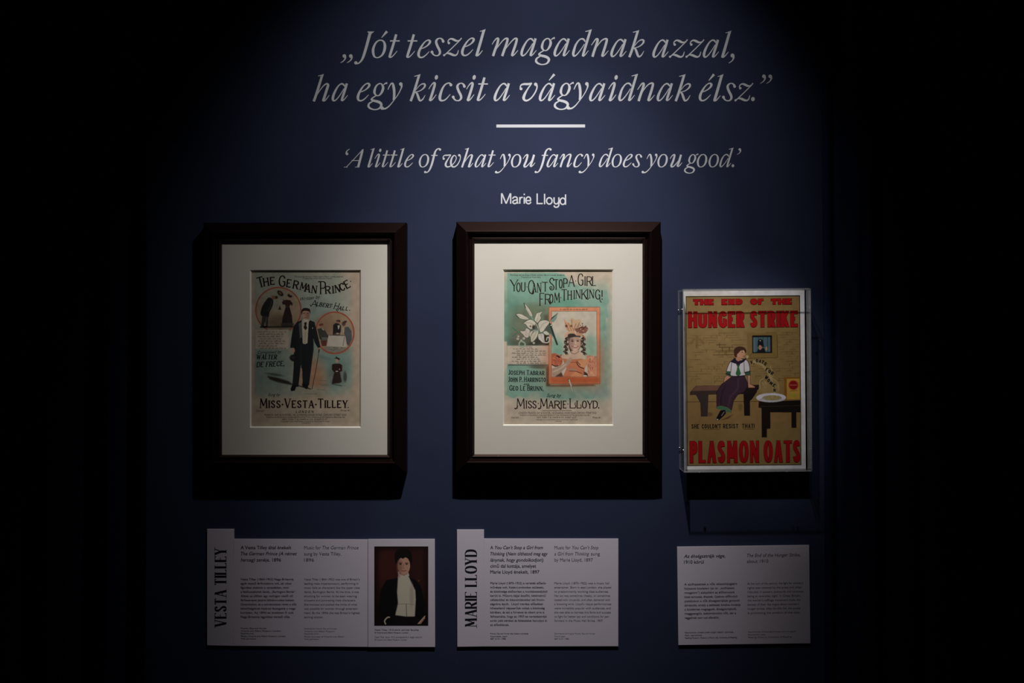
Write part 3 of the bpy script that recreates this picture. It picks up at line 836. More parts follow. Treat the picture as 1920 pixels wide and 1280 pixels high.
# upper-left medallion with the bowing man
a.poly([(522 + 42 * math.cos(t), min(617.5, 581 + 42 * math.sin(t))) for t in np.linspace(0, 6.283, 60)], (178, 156, 132))
a.ell(512, 560, 26, 20, (168, 170, 156), soft=1.0, alpha=.7)
a.ell(534, 604, 34, 14, (122, 104, 84), soft=1.0, alpha=.9)
a.ell(552, 590, 13, 24, (188, 160, 132), soft=.9, alpha=.8)
a.ring(522, 581, 42.3, 42.3, 2.4, (172, 92, 70), 120, 420)
a.rect(479, 618, 541, 654, (205, 190, 172), blur=.7)
z = Z(465, 500, 12.8)
a.line([(489, 613), (548, 612)], 3, (66, 56, 46), soft=2)
a.poly(z((500, 735), (600, 790), (600, 900), (560, 1010), (520, 1080), (500, 1200), (470, 1210), (350, 1190), (300, 1130), (330, 980), (400, 850)), (44, 44, 44), curve=True)
a.poly([(492, 592), (503, 593), (502.5, 612), (498.5, 612), (497, 603), (494.5, 612), (489.5, 612)], (74, 68, 62))
a.line([(499, 596), (497.5, 611)], .7, (150, 138, 122))
a.poly([(489, 610), (501, 611), (502, 614), (494, 614.5)], (34, 30, 28))
a.line(z((560, 830), (540, 950), (480, 1060)), .8, (96, 96, 92))
a.ell(513.5, 557.5, 5, 3.6, (150, 108, 84), rot=.25)
a.ell(518.3, 557.2, 2.4, 2.8, (62, 40, 30))
a.ell(525.6, 549.8, 6.6, 4.0, (44, 32, 26), rot=.72)
a.ell(525.3, 549.2, 3.6, 2.0, (124, 92, 70), rot=.72)
a.line([(518, 566), (526, 552)], 1.2, (150, 140, 122), alpha=.6)
a.poly(z((870, 800), (930, 790), (1010, 800), (1075, 880), (1060, 945), (1020, 900), (990, 960), (900, 955), (890, 905), (840, 910), (812, 850)), (66, 42, 40))
a.poly([(535.5, 575), (542.8, 575), (547.5, 592), (549.5, 613.5), (527.5, 613.5), (529.5, 597)], (52, 42, 42), curve=False)
a.line([(528, 608), (549, 608)], 5, (76, 72, 70), alpha=.8, soft=2)
a.ell(540.4, 558.6, 2.6, 3.4, (196, 158, 132))
a.poly(z((940, 690), (970, 640), (1000, 670), (1070, 700), (1040, 740), (980, 730)), (64, 44, 38))
a.poly(z((765, 935), (800, 1030), (720, 1030)), (74, 52, 34))
a.line([(531, 562), (536, 566)], 1.6, (92, 64, 58))
# right medallion with the supper table
a.ell(627.6, 623.7, 36, 38.8, (186, 158, 130), soft=.02)
a.ell(612, 612, 22, 22, (166, 132, 104), soft=1.0, alpha=.8)
a.ell(628, 655, 24, 8, (150, 142, 128), soft=.9)
z = Z(570, 595, 12.8)
a.poly(z((980, 230), (1060, 220), (1140, 330), (1150, 520), (1080, 680), (1030, 640), (1000, 470), (960, 380)), (96, 96, 102))
a.poly(z((700, 180), (760, 130), (830, 140), (890, 200), (880, 360), (820, 400), (690, 430)), (46, 42, 42))
a.poly(z((805, 190), (860, 190), (850, 250), (825, 295), (812, 250)), (214, 204, 188))
a.ell(634.5, 602.5, 3.4, 4.2, (168, 122, 96))
a.poly(z((760, 90), (790, 65), (870, 70), (870, 105), (820, 95)), (52, 38, 32))
a.ell(644.5, 607, 3.6, 4.0, (110, 84, 78)); a.ell(646.5, 603.6, 4.2, 2.2, (88, 62, 58), rot=-.4)
a.line(z((930, 250), (950, 350)), 1.6, (205, 196, 180))
a.poly(z((320, 280), (400, 250), (500, 300), (560, 400), (600, 440), (540, 540), (440, 590), (370, 500)), (70, 72, 66))
a.poly(z((420, 470), (580, 480), (560, 560), (430, 560)), (112, 116, 104))
a.poly(z((400, 560), (560, 540), (540, 680), (430, 690)), (108, 62, 46), blur=.5)
a.ell(599, 611.5, 3.3, 4.2, (190, 140, 112)); a.ell(602, 608.5, 4.6, 2.2, (132, 70, 54), rot=-.2)
a.line([(604, 616), (607, 619)], 1.4, (214, 200, 180))
a.poly(z((590, 430), (985, 440), (1035, 710), (540, 690)), (214, 203, 186))
a.line(z((970, 470), (935, 680)), 1.0, (120, 108, 96))
a.line(z((620, 425), (980, 432)), 1.6, (110, 98, 88))
a.ell(632, 626, 6, 2, (86, 74, 66)); a.ell(633, 625.2, 3, 1.4, (188, 176, 160))
for i in range(26):
    a.ell(618 + RNG.uniform(0, 24), 651.5 + RNG.uniform(0, 6), 1.1, .8, RNG.choice([(116, 110, 100), (180, 170, 154), (92, 88, 80)]))
a.ring(627.6, 623.7, 36, 38.8, 2.6, (182, 92, 68))
# the tall figure
a.poly([(500, 704), (520, 708), (540, 714), (552, 722), (538, 720), (520, 716), (506, 711)], (52, 50, 44), blur=1)
a.ell(515, 702, 16, 2.4, (86, 96, 86), rot=.15, soft=1.0, alpha=.8)
a.line([(560, 723), (582, 729)], 2.0, (66, 54, 46), soft=1.5)
a.poly([(553, 638), (588, 638), (588, 655), (584, 685), (579.5, 722), (567.5, 722), (566.5, 692), (564, 684), (559.5, 725), (547.8, 725), (550.5, 690), (551, 660)], (34, 37, 40))
a.line([(564, 645), (565, 690)], .8, (58, 62, 64))
a.poly([(556.9, 603.5), (566, 600), (581, 600), (589.7, 603.6), (594.5, 622), (600.8, 650), (597, 654), (590, 642), (587.5, 634), (588, 645), (578, 646), (566, 646), (556, 644), (553, 652), (544, 652), (547, 628), (550.3, 612)], (36, 38, 40))
a.poly([(560, 606), (566, 603), (566.5, 632), (562, 634)], (92, 96, 92))
a.poly([(565.8, 601), (579, 601), (576.5, 643), (572, 645), (567.5, 643.5)], (206, 192, 170))
a.line([(572.5, 620), (572, 643)], .6, (132, 118, 100))
a.poly([(569.5, 604), (575.5, 604), (574.2, 610), (576.2, 615), (572.6, 619), (569, 614), (571, 609)], (40, 36, 38))
a.ell(573.4, 599.5, 6, 2.2, (222, 214, 200))
a.ell(573.5, 589, 6.6, 10.2, (200, 156, 130), soft=.12)
a.ell(577.5, 592, 3, 7, (150, 110, 92), soft=.8, alpha=.7)
a.poly([(565.6, 590), (565.4, 582), (569, 577.6), (576, 577.4), (581.3, 580), (581.6, 589), (579.6, 584), (574, 582.6), (568, 583.4)], (44, 36, 34), curve=True)
a.line([(568.6, 587.2), (571.6, 587)], .8, (56, 40, 36)); a.line([(575.2, 587), (578.2, 587.4)], .8, (56, 40, 36))
a.line([(573.4, 587.5), (572.6, 591.6), (574, 592)], .6, (140, 96, 78)); a.line([(571, 595), (575.6, 595)], .9, (138, 78, 66))
a.line([(566.8, 600.6), (570.6, 604.6)], 1.2, (226, 218, 204)); a.line([(580.2, 600.6), (576, 604.6)], 1.2, (226, 218, 204))
a.ell(586, 615, .8, 1.1, (220, 212, 200))
a.ell(549.6, 657, 3.4, 4.4, (200, 160, 138)); a.ell(597.8, 654.6, 2.6, 3.2, (198, 152, 126))
a.ell(551, 671, 8, 6.4, (36, 34, 34), rot=.25); a.ell(549.6, 670, 4, 3.4, (54, 52, 52), rot=.25, soft=.8)
a.poly([(547.6, 722), (556, 722), (553, 732), (546, 733.4), (544.6, 729)], (26, 26, 28))
a.poly([(566, 719), (578, 720), (577.6, 728), (574, 729.4), (567, 724)], (26, 26, 28))
a.line([(598.5, 656), (592, 695), (585, 729)], 1.1, (60, 44, 36)); a.line([(598.4, 655), (597.6, 660)], 2.0, (36, 30, 28))
# small lady
a.ell(612, 671, 14, 3.5, (128, 150, 142), rot=.25, soft=1.0)
a.ell(631.5, 700, 16, 20, (110, 112, 104), soft=1.2, alpha=.5)
a.poly([(627.4, 696), (637, 696), (640.8, 716), (636, 718), (622, 719.5), (624.6, 706)], (58, 40, 38), blur=.4)
a.poly([(622.6, 683), (628, 681.4), (637, 681.4), (641.4, 684), (641.6, 695), (637, 697.4), (626, 697.4), (622.6, 693)], (54, 36, 34))
a.ell(631.6, 696, 2.6, 1.2, (196, 176, 158)); a.ell(636.6, 692, 1, 1.4, (188, 168, 150))
a.ell(631.7, 676.6, 2.6, 3.6, (198, 160, 136)); a.poly([(625.6, 671.6), (629.4, 670.6), (630, 667.4), (632.6, 669.6), (638, 672.2), (635.6, 675), (631.6, 672.6)], (58, 44, 40))
a.line([(623, 719.5), (640, 723)], 1.8, (78, 86, 80), soft=1.5); a.ell(647, 706, 3.2, 9.5, (84, 88, 82), soft=.8)
for (xa, xb, yy) in ((600, 612, 713), (598, 617, 720), (602, 616, 722.4), (640, 648, 723), (595, 608, 730), (570, 594, 738)):
    a.line([(xa, yy), (xb, yy + .5)], .9, (124, 128, 116))
a.grain(.02)
sh1 = a.build('printed_cover', DS, M_PRINT, f1)
k = Ink()
for ch, cx, yb, h, w, r in (('T', 491.2, 538.1, 20, 12.5, 15), ('H', 499.8, 536, 15.5, 10.5, 8), ('E', 511.3, 533.6, 14.8, 9.6, 3), ('G', 528.5, 537.3, 21.2, 13, -2), ('E', 540.8, 538.5, 15.5, 9.2, -8), ('R', 553.6, 541.2, 15.6, 11, -11), ('M', 567.3, 544.2, 14.8, 13.2, -12), ('A', 575.8, 547.2, 14.8, 11.5, -11), ('N', 588.6, 549.4, 14.4, 10.5, -6), ('R', 615.4, 550.4, 14.6, 11, 3), ('I', 625, 549.8, 14, 5.4, 4), ('N', 633.8, 547.8, 14.4, 10.6, 8), ('C', 643.8, 544.7, 14.8, 10.4, 18), ('E', 654.4, 539.6, 15.6, 9.6, 28)):
    cap(k, ch, cx - w / 2, cx + w / 2, yb - h, yb, 2.6, 1.7, .9, math.radians(r))
cap(k, 'P', 600, 611, 527, 551.2, 2.4, 1.5, .9)
k.stroke([(596.2, 528.2, 1.6), (601, 527.4, 1.8)], curve=False)
k.disc(657.5, 527.3, 1.0)
k.build('song_title', DS + .22, M_TITLE, sh1)
k = Ink()
cap_line(k, 'MISS·VESTA·TILLEY', 486.6, 652.3, 746.7, 764.4, 2.6, 1.7, .8, gap=.10, big=(0, 5, 11), small=.80)
cap(k, '.', 651.5, 654, 746, 764.4, 1.6, 1.4)
k.build('performer_name', DS + .22, M_TITLE, sh1)
k = Ink()
for ch, cx, yb, h, w, r in (('A', 588, 574.5, 12.2, 12, -4), ('L', 595.3, 573.4, 7.4, 5, -5), ('B', 600.6, 574.2, 7.6, 5.2, -7), ('E', 606.6, 575, 7.4, 5, -9), ('R', 612.8, 576.4, 7.8, 6, -10), ('T', 618.8, 576.6, 7.6, 6, -10), ('H', 629.3, 579.2, 12, 8.5, -10), ('A', 636.8, 581, 7.6, 6.4, -9), ('L', 643.4, 581.4, 7.2, 5, -8), ('L', 650, 582, 7.2, 5, -8)):
    cap(k, ch, cx - w / 2, cx + w / 2, yb - h, yb, 1.5, 1.0, .5, math.radians(r), slant=.18)
k.disc(622.5, 574, .7); k.disc(655.6, 581.4, .9)
k.stroke([(582, 572.2, .8), (581.4, 570.4, .9), (583.4, 573.6, 1.0), (586, 570, 1.1)]); k.stroke([(630, 578, 1.2), (631.6, 582, 1.0), (634, 583, .8)])
sans(k, 'Written by', 563.5, 563.6, 6.2, 601, 0, .35, rot=math.radians(7))
k.build('writer_name', DS + .22, M_TEALINK, sh1)
k = Ink()
cap_line(k, 'WALTER', 480.4, 519, 664.4, 673.2, 1.7, 1.0, .5, gap=.1, slant=.15)
cap_line(k, 'DE FRECE,', 480.8, 533, 678.2, 688, 1.7, 1.0, .5, gap=.1, slant=.15, slope=-.045)
sans(k, 'Composed by', 483, 663.2, 5.4, 528.5, 0, .4, rot=math.radians(2))
k.build('composer_name', DS + .22, M_TEALINK, sh1)
k = Ink()
cap_line(k, 'LONDON', 554.4, 587.6, 769.2, 773.6, .8, .6, .2, gap=.55, slant=.2)
k.build('place_name', DS + .22, M_TEALINK, sh1)
k = Ink()
sans(k, 'Sung by', 502.6, 742, 5.2, 525.6, 0, .45)
k.build('byline', DS + .22, M_TEALINK, sh1)
k = Ink()
rows(k, [('This Song may be sung in Public without Fee or License, except at', 552, 643.5, 519.4, 2.5), ('Theatres and Music Halls', 567, 622.5, 523.0, 2.4)], 0, .3)
k.build('permission_note', DS + .22, M_FINE, sh1)
k = Ink()
rows(k, [('FRANCIS, DAY & HUNTER, 142, CHARING CROSS ROAD, OXFORD STREET END.', 495.5, 650.5, 779.0, 3.4), ("Publishers of Smallwood's Celebrated Pianoforte Tutor, Smallwood's 55 Melodious Exercises, Etc.", 499, 647.5, 782.7, 2.5),
         ('NEW YORK: T. B. HARMS & CO. 18 EAST 22 ST.', 529, 614, 787.2, 2.8), ('Copyright in the United States of America by Francis, Day & Hunter', 527.5, 618.6, 790.6, 2.2), ('LONDON', 566, 582, 793.6, 1.8)], 0, .1)
sans(k, 'Copyright', 480.5, 771, 2.4, 495.3, 0, .3); sans(k, 'Price 4/-', 638.5, 770.6, 3.2, 657, .004, .3)
k.build('publisher_lines', DS + .22, M_FINE, sh1)
k = Ink()
for xa, xb, yy in ((483, 540, 622.6), (487, 534.5, 626.8), (484, 534, 631.2), (487, 531.5, 635.6), (484.5, 536, 639.9), (487, 534, 644.1), (484.5, 519.5, 649), (487.5, 536, 653.2)):
    scribble(k, xa, xb, yy, 1.7)
k.build('verse_lines', DS + .22, M_VERSE, sh1)

# ---- right frame: teal cover with the woman in the flowered hat
f2 = framed('dark mahogany frame holding printed teal cover with lily and smiling woman in petal hat', (889.6, 450.0, 1204.6, 851.4), (943, 504.8, 1150.2, 797.6), None)
a = Art(939, 501, 1155, 802, (207, 190, 171))
T1, T2, T3 = (134, 174, 157), (112, 160, 141), (160, 184, 166)
edge = [(951, 512), (1040, 511), (1058, 514), (1066, 526), (1080, 534), (1098, 539), (1110, 541), (1122, 543), (1138, 544.2), (1140, 556), (1142.5, 568), (1137.5, 571), (1138, 580), (1141, 592), (1139, 600), (1135, 604), (1137, 616), (1132, 622), (1138, 634), (1138.5, 648), (1134, 660), (1136, 672), (1131, 684), (1135, 692), (1139, 700), (1137, 716), (1138, 729), (1136, 735), (1128, 740), (1124, 746), (1118, 741), (1112, 748), (1100, 748), (1092, 744), (1088, 738), (1081, 738), (1078, 746), (1064, 748), (1048, 748), (1036, 746), (1020, 745), (1011, 744), (1011, 737), (1004, 734), (995, 736), (992, 742), (984, 746), (972, 742), (962, 747), (955, 743), (948, 740), (951, 730)]
a.poly(edge, T1, blur=.5)
a.ell(960, 610, 26, 60, T2, soft=1.2, alpha=.9)
a.ell(1000, 540, 60, 26, (140, 178, 158), soft=1.2, alpha=.75)
a.ell(1100, 550, 40, 22, T3, soft=1.2, alpha=.7)
a.ell(1060, 570, 26, 10, (108, 166, 142), soft=1.2, alpha=.7)
a.ell(1134, 620, 12, 80, (146, 176, 160), soft=1.0, alpha=.7)
a.ell(1130, 700, 16, 50, (150, 172, 158), soft=1.0, alpha=.8)
a.ell(985, 715, 50, 30, (146, 176, 158), soft=1.2, alpha=.8)
a.ell(1070, 738, 70, 14, (138, 166, 150), soft=1.2, alpha=.8)
a.ell(1120, 733, 20, 8, (160, 164, 158), soft=1.2, alpha=.7)
a.rect(1128, 503, 1156, 802, (211, 194, 176), blur=2, alpha=0.0)
# grey shade printed round the lily
a.ell(990, 605, 36, 34, (118, 126, 104), soft=1.0, alpha=.9)
a.ell(1012, 585, 22, 16, (122, 134, 108), soft=1.0, alpha=.8)
a.ell(985, 640, 34, 14, (96, 100, 84), soft=1.0, alpha=.9)
a.poly([(985, 647), (1000, 640), (1010, 630), (1029, 625), (1029, 647.3)], (62, 58, 48), blur=2.5)
a.rect(1020, 590, 1029, 647, (84, 78, 64), blur=2, alpha=.7)
a.ell(975, 628, 16, 10, (132, 118, 104), soft=1.0, alpha=.7)
a.rect(951, 647.8, 1029, 683, (209, 193, 174), blur=.3)
a.rect(939, 640, 950.6, 690, (207, 190, 171), blur=.6)
a.rect(953, 683.2, 1029, 684.8, (66, 62, 54), blur=.4)
a.ell(1012, 687, 20, 4, (92, 92, 78), soft=1.0, alpha=.8)
a.poly([(1024, 690), (1030, 684), (1031, 722), (1112, 720), (1117, 723), (1060, 724.5), (1024, 724)], (78, 66, 54), blur=1.3)
# orange mounted portrait
a.rect(1029, 575.6, 1124.8, 719.3, (228, 152, 114))
a.poly([(1029, 640), (1124.8, 640), (1124.8, 719.3), (1029, 719.3)], (206, 112, 74), blur=14, alpha=.9)
a.rect(1031, 707, 1124, 718.6, (190, 92, 54), blur=3, alpha=.8)
a.line([(1029, 575.6), (1124.8, 575.6), (1124.8, 719.3), (1029, 719.3), (1029, 575.6)], .8, (150, 88, 62))
a.rect(1033.8, 582.8, 1119, 706.4, (138, 84, 60))
a.rect(1034.4, 583.4, 1118.4, 705.8, (213, 202, 184))
a.ell(1045, 655, 12, 22, (136, 178, 156), soft=1.1, alpha=.95)
a.ell(1107, 652, 13, 26, (142, 180, 158), soft=1.1, alpha=.8)
z = Z(1020, 570, 16)
PE, PD = (214, 170, 134), (176, 122, 92)
a.poly(z((600, 450), (700, 540), (800, 600), (860, 800), (740, 830), (640, 690), (610, 560)), PE, curve=True)
a.poly(z((815, 420), (960, 470), (1075, 450), (1100, 560), (1010, 780), (860, 810), (800, 590)), (218, 184, 148), curve=True)
for st in (((640, 560), (700, 690), (760, 810)), ((720, 570), (790, 700), (830, 810)), ((960, 590), (920, 700), (890, 800)), ((1060, 560), (1010, 680), (960, 780)), ((830, 470), (840, 640), (870, 760)), ((1040, 600), (1020, 700), (1000, 790))):
    a.line(z(*st), 1.3, PD, curve=True)
a.ell(1062, 611, 2.2, 2.6, (110, 70, 52)); a.ell(1071, 611, 2, 2, (126, 84, 62), soft=.8)
a.poly(z((930, 740), (1060, 700), (1150, 660), (1260, 680), (1325, 720), (1300, 800), (1220, 870), (1100, 880), (980, 840)), (146, 98, 82), curve=True)
for i in range(34):
    u, v = RNG.uniform(960, 1310), RNG.uniform(560, 880)
    if v < 680 and u < 1080: continue
    a.ell(1020 + u / 16, 570 + v / 16, RNG.uniform(.8, 1.7), RNG.uniform(.6, 1.1), RNG.choice([(96, 52, 46), (196, 146, 118), (122, 72, 58), (216, 178, 150)]), rot=RNG.uniform(0, 3))
a.line(z((1060, 730), (1150, 690), (1200, 720)), 1.4, (74, 38, 34), curve=True)
a.poly(z((620, 900), (720, 830), (900, 810), (960, 900), (1000, 980), (960, 930), (800, 870), (740, 900), (720, 990), (610, 990)), (218, 172, 142), curve=False)
a.poly(z((960, 850), (1060, 870), (1160, 900), (1250, 1000), (1240, 1110), (1180, 1010), (1090, 940), (990, 990)), (204, 152, 122))
a.line(z((1170, 940), (1240, 1100)), 1.2, (120, 70, 60))
# curls, face
HAIR = (64, 48, 42)
z2 = Z(1020, 635, 12.8)
for xs in ((1060, 1064), (1090, 1095)):
    for i in range(12):
        yy = 634 + i * 2.7
        xx = xs[0] + (xs[1] - xs[0]) * (.5 + .5 * math.sin(i * 1.9)) + (i * .2 if xs[0] > 1080 else -i * .1)
        a.ell(xx, yy, 3.2, 1.9, HAIR, rot=RNG.uniform(-.6, .6), soft=.7)
        if i % 2: a.ell(xx + RNG.uniform(-1, 1.4), yy + .5, 1.9, .7, (186, 150, 126), rot=RNG.uniform(.2, 1.0), soft=.8, alpha=.85)
a.poly(z2((590, 0), (880, 0), (900, 120), (860, 230), (800, 330), (640, 330), (590, 200)), HAIR)
a.poly(z2((650, 290), (840, 270), (900, 380), (1000, 420), (900, 500), (600, 480), (380, 460), (330, 420), (480, 380), (640, 380)), (214, 182, 160), blur=.4)
a.ell(1078.2, 642.6, 10.8, 15.8, (206, 168, 148), soft=.12)
a.ell(1071, 643, 5, 12, (160, 124, 110), soft=.9, alpha=.6)
a.poly(z((725, 900), (800, 880), (900, 885), (980, 950), (1090, 945), (1105, 1000), (1010, 985), (900, 985), (800, 1005), (735, 1050), (705, 990)), (62, 52, 50), blur=.6)
a.ell(1073, 639.2, 2.4, 1.2, (74, 52, 48), soft=.6); a.ell(1083.2, 638.9, 2.4, 1.2, (74, 52, 48), soft=.6); a.line([(1070, 636.4), (1075.4, 635.8)], .8, (120, 88, 76)); a.line([(1080.8, 635.6), (1086, 636)], .8, (120, 88, 76))
a.line([(1078.4, 638), (1077.6, 645), (1080, 645.6)], .9, (164, 120, 104)); a.ell(1079, 642, 1.4, 3.4, (226, 196, 176), soft=.8)
a.line([(1073.4, 648.8), (1078.6, 651.6), (1084, 648.6)], 1.2, (140, 70, 62), curve=True); a.line([(1075.4, 649.6), (1081.8, 649.6)], 1.0, (226, 208, 192))
a.ell(1078.6, 655.4, 4, 1.6, (222, 188, 168), soft=.8)
a.line(z2((650, 330), (740, 360), (840, 300)), 1.6, (140, 104, 90), curve=True, alpha=.7)
# dress
OR, OD, OL = (206, 126, 90), (150, 78, 54), (228, 164, 126)
a.poly(z2((440, 470), (700, 490), (890, 480), (1020, 500), (1030, 600), (980, 700), (960, 910), (450, 910), (540, 700)), OR)
a.poly(z2((190, 360), (330, 370), (440, 480), (420, 620), (300, 660), (190, 610)), (198, 108, 78), curve=True)
a.poly(z2((1010, 400), (1160, 400), (1252, 500), (1252, 905), (1060, 905), (1040, 700), (1020, 560)), (218, 148, 116))
for i in range(46):
    u, v = RNG.uniform(200, 420), RNG.uniform(380, 630)
    a.ell(1020 + u / 12.8, 635 + v / 12.8, RNG.uniform(.7, 1.8), RNG.uniform(.5, 1.2), RNG.choice([OD, OL, (172, 84, 60), (220, 140, 104)]), rot=RNG.uniform(0, 3), alpha=.85)
    u, v = RNG.uniform(1040, 1245), RNG.uniform(420, 900)
    a.ell(1020 + u / 12.8, 635 + v / 12.8, RNG.uniform(.7, 1.6), RNG.uniform(1.0, 3.0), RNG.choice([(176, 104, 78), OL, (196, 122, 92), (232, 180, 148)]), rot=RNG.uniform(-.5, .5), alpha=.7)
a.line(z2((310, 410), (370, 440)), 3.0, (70, 36, 34)); a.line(z2((190, 620), (270, 660), (330, 650)), 2, (84, 56, 44))
a.poly(z2((770, 540), (900, 500), (1030, 480), (1010, 640), (960, 710), (860, 660)), (224, 156, 112))
a.line(z2((780, 560), (840, 660), (950, 710)), 2.0, (96, 48, 34), curve=True); a.line(z2((800, 540), (870, 630)), 1.6, (132, 70, 48))
a.line(z2((610, 770), (760, 780), (900, 830)), 1.4, (110, 62, 46), curve=True); a.line(z2((640, 565), (780, 565)), 1.2, (160, 88, 62))
a.poly(z2((560, 700), (780, 720), (780, 770), (600, 760)), (188, 142, 120), blur=.8)
a.poly(z2((660, 860), (760, 790), (900, 850), (930, 910), (640, 910)), (220, 148, 104), blur=.6)
a.poly(z2((960, 780), (1040, 830), (1060, 900), (960, 880)), (70, 44, 36), blur=.4); a.ell(1097, 704.3, 3.6, 1.4, (214, 208, 194))
a.poly(z2((190, 710), (360, 660), (500, 580), (560, 500), (640, 460), (660, 540), (600, 600), (500, 720), (400, 810), (260, 900), (200, 895)), (184, 156, 136), curve=False)
a.line(z2((200, 800), (380, 720), (520, 610)), 2.4, (208, 184, 164), curve=True)
a.poly(z2((260, 905), (420, 800), (460, 905)), (92, 62, 48), blur=.5)
a.ell(1069, 672, 3.6, 4.4, (206, 178, 156), rot=.3); a.line([(1066, 676), (1070, 670)], .7, (140, 106, 88)); a.line([(1068, 678), (1072, 671.6)], .7, (140, 106, 88))
a.line([(1066, 711), (1066.6, 714)], 2.4, (70, 48, 38)); a.line([(1067, 712), (1070.5, 722), (1074.6, 732.4)], 2.4, (206, 200, 188), curve=True); a.line([(1072, 724), (1075, 733)], 1.0, (110, 104, 96))
# lily
z = Z(940, 560, 12.8)
CR, CS, LN = (219, 210, 192), (176, 172, 156), (76, 82, 72)
def petal(pts, col=CR, shade=None):
    P = z(*pts)
    a.poly(P, LN, curve=True, blur=.3)
    cx = sum(p[0] for p in P) / len(P); cy = sum(p[1] for p in P) / len(P)
    a.poly([(cx + (x - cx) * .93, cy + (y - cy) * .93) for x, y in P], col, curve=True)
    if shade: a.line(z(*shade), 1.1, CS, curve=True)
for pts in (((260, 690), (440, 830)), ((260, 910), (400, 800))):
    a.line(z(*pts), 1.4, (70, 128, 104))
petal(((345, 370), (450, 360), (560, 410), (670, 485), (600, 502), (480, 480), (390, 430)), shade=((400, 410), (520, 450), (620, 480)))
petal(((550, 105), (620, 180), (720, 330), (752, 430), (700, 432), (640, 330), (580, 220)), shade=((600, 210), (660, 320), (700, 400)))
a.line(z((545, 110), (580, 215)), 1.6, (54, 66, 54)); a.line(z((350, 385), (420, 460)), 1.4, (60, 72, 60))
a.line(z((720, 420), (770, 520)), 2.4, (126, 166, 144))
petal(((440, 775), (560, 770), (600, 700), (680, 740), (690, 800), (650, 930), (570, 925), (520, 860)), (214, 200, 186), shade=((600, 760), (590, 880)))
petal(((520, 590), (620, 515), (700, 493), (800, 540), (872, 640), (850, 700), (720, 735), (640, 690), (570, 600)), shade=((600, 570), (720, 590), (820, 680)))
petal(((790, 510), (850, 350), (930, 320), (990, 298), (930, 390), (950, 470), (870, 585), (835, 560)), shade=((850, 540), (880, 440), (900, 360)))
petal(((880, 590), (950, 520), (1080, 508), (1165, 560), (1080, 680), (1000, 790), (930, 810), (905, 700)), shade=((930, 720), (1000, 600), (1100, 560)))
petal(((665, 870), (700, 790), (760, 770), (720, 860), (700, 920)), (216, 204, 188))
petal(((705, 900), (770, 800), (880, 740), (890, 830), (830, 960), (725, 1050), (700, 970)), (217, 205, 184), shade=((740, 1000), (800, 880), (860, 790)))
petal(((880, 850), (930, 830), (1010, 830), (1035, 940), (1060, 1040), (1000, 1062), (930, 1000), (890, 960)), (212, 202, 192), shade=((950, 850), (970, 940), (1030, 1040)))
petal(((1000, 800), (1080, 770), (1160, 840), (1120, 880), (1040, 850)), (206, 206, 188))
a.poly(z((1040, 880), (1140, 870), (1140, 1110), (1060, 1100), (1030, 960)), (48, 44, 38), blur=.5)
a.line(z((1040, 1050), (1110, 1050), (1150, 1000), (1140, 930), (1100, 930), (1085, 990)), 2.2, (208, 204, 190), curve=True)
for cx, cy, r in ((395, 960, 2.6), (540, 950, 2.6), (480, 1000, 2.2), (410, 900, 2.0), (780, 1060, 2.2)):
    a.ell(940 + cx / 12.8, 560 + cy / 12.8, r, r * .9, (188, 186, 168), soft=.6)
a.line(z((430, 1060), (470, 1020), (550, 1050), (570, 1110), (520, 1160), (440, 1130), (425, 1070)), 2.4, (166, 180, 162), curve=True)
a.line(z((470, 1080), (520, 1070)), 1.2, (84, 98, 84))
a.ell(1004.5, 616, 6, 7, (178, 176, 160), soft=.8)
for i in range(9):
    a.line(z((860, 720), (720 + i * 14 + RNG.uniform(-8, 8), 600 + abs(i - 7) * 22)), .7, (62, 64, 60))
a.ell(1000.5, 613, 2.6, 3.4, (66, 62, 58), soft=.9); a.ell(994.5, 611.5, 1.6, 1.6, (128, 92, 76), soft=.8); a.ell(1006, 617, 3, 2.4, (112, 124, 122), soft=.8)
a.poly(z((1070, 690), (1150, 590), (1210, 640), (1230, 800), (1270, 930), (1180, 870), (1110, 780)), (84, 98, 84), blur=.4)
a.line(z((1170, 610), (1230, 780), (1290, 960), (1340, 1095)), 3.2, (40, 62, 54), curve=True); a.line(z((1180, 840), (1260, 960)), 1.6, (140, 166, 160))
a.line(z((1160, 600), (1210, 640)), 2.6, (36, 46, 38)); a.ell(1033.6, 609.6, 1.8, 1.2, (214, 206, 190))
a.poly(z((1168, 530), (1230, 430), (1365, 330), (1320, 480), (1250, 570)), (134, 158, 146), curve=False)
a.poly(z((1168, 530), (1210, 450), (1365, 330), (1280, 420)), (48, 58, 46))
a.rect(1136.5, 596, 1139, 604, (211, 196, 178), blur=1.2)
a.grain(.02)
sh2 = a.build('printed_cover', DS, M_PRINT, f2)
k = Ink()
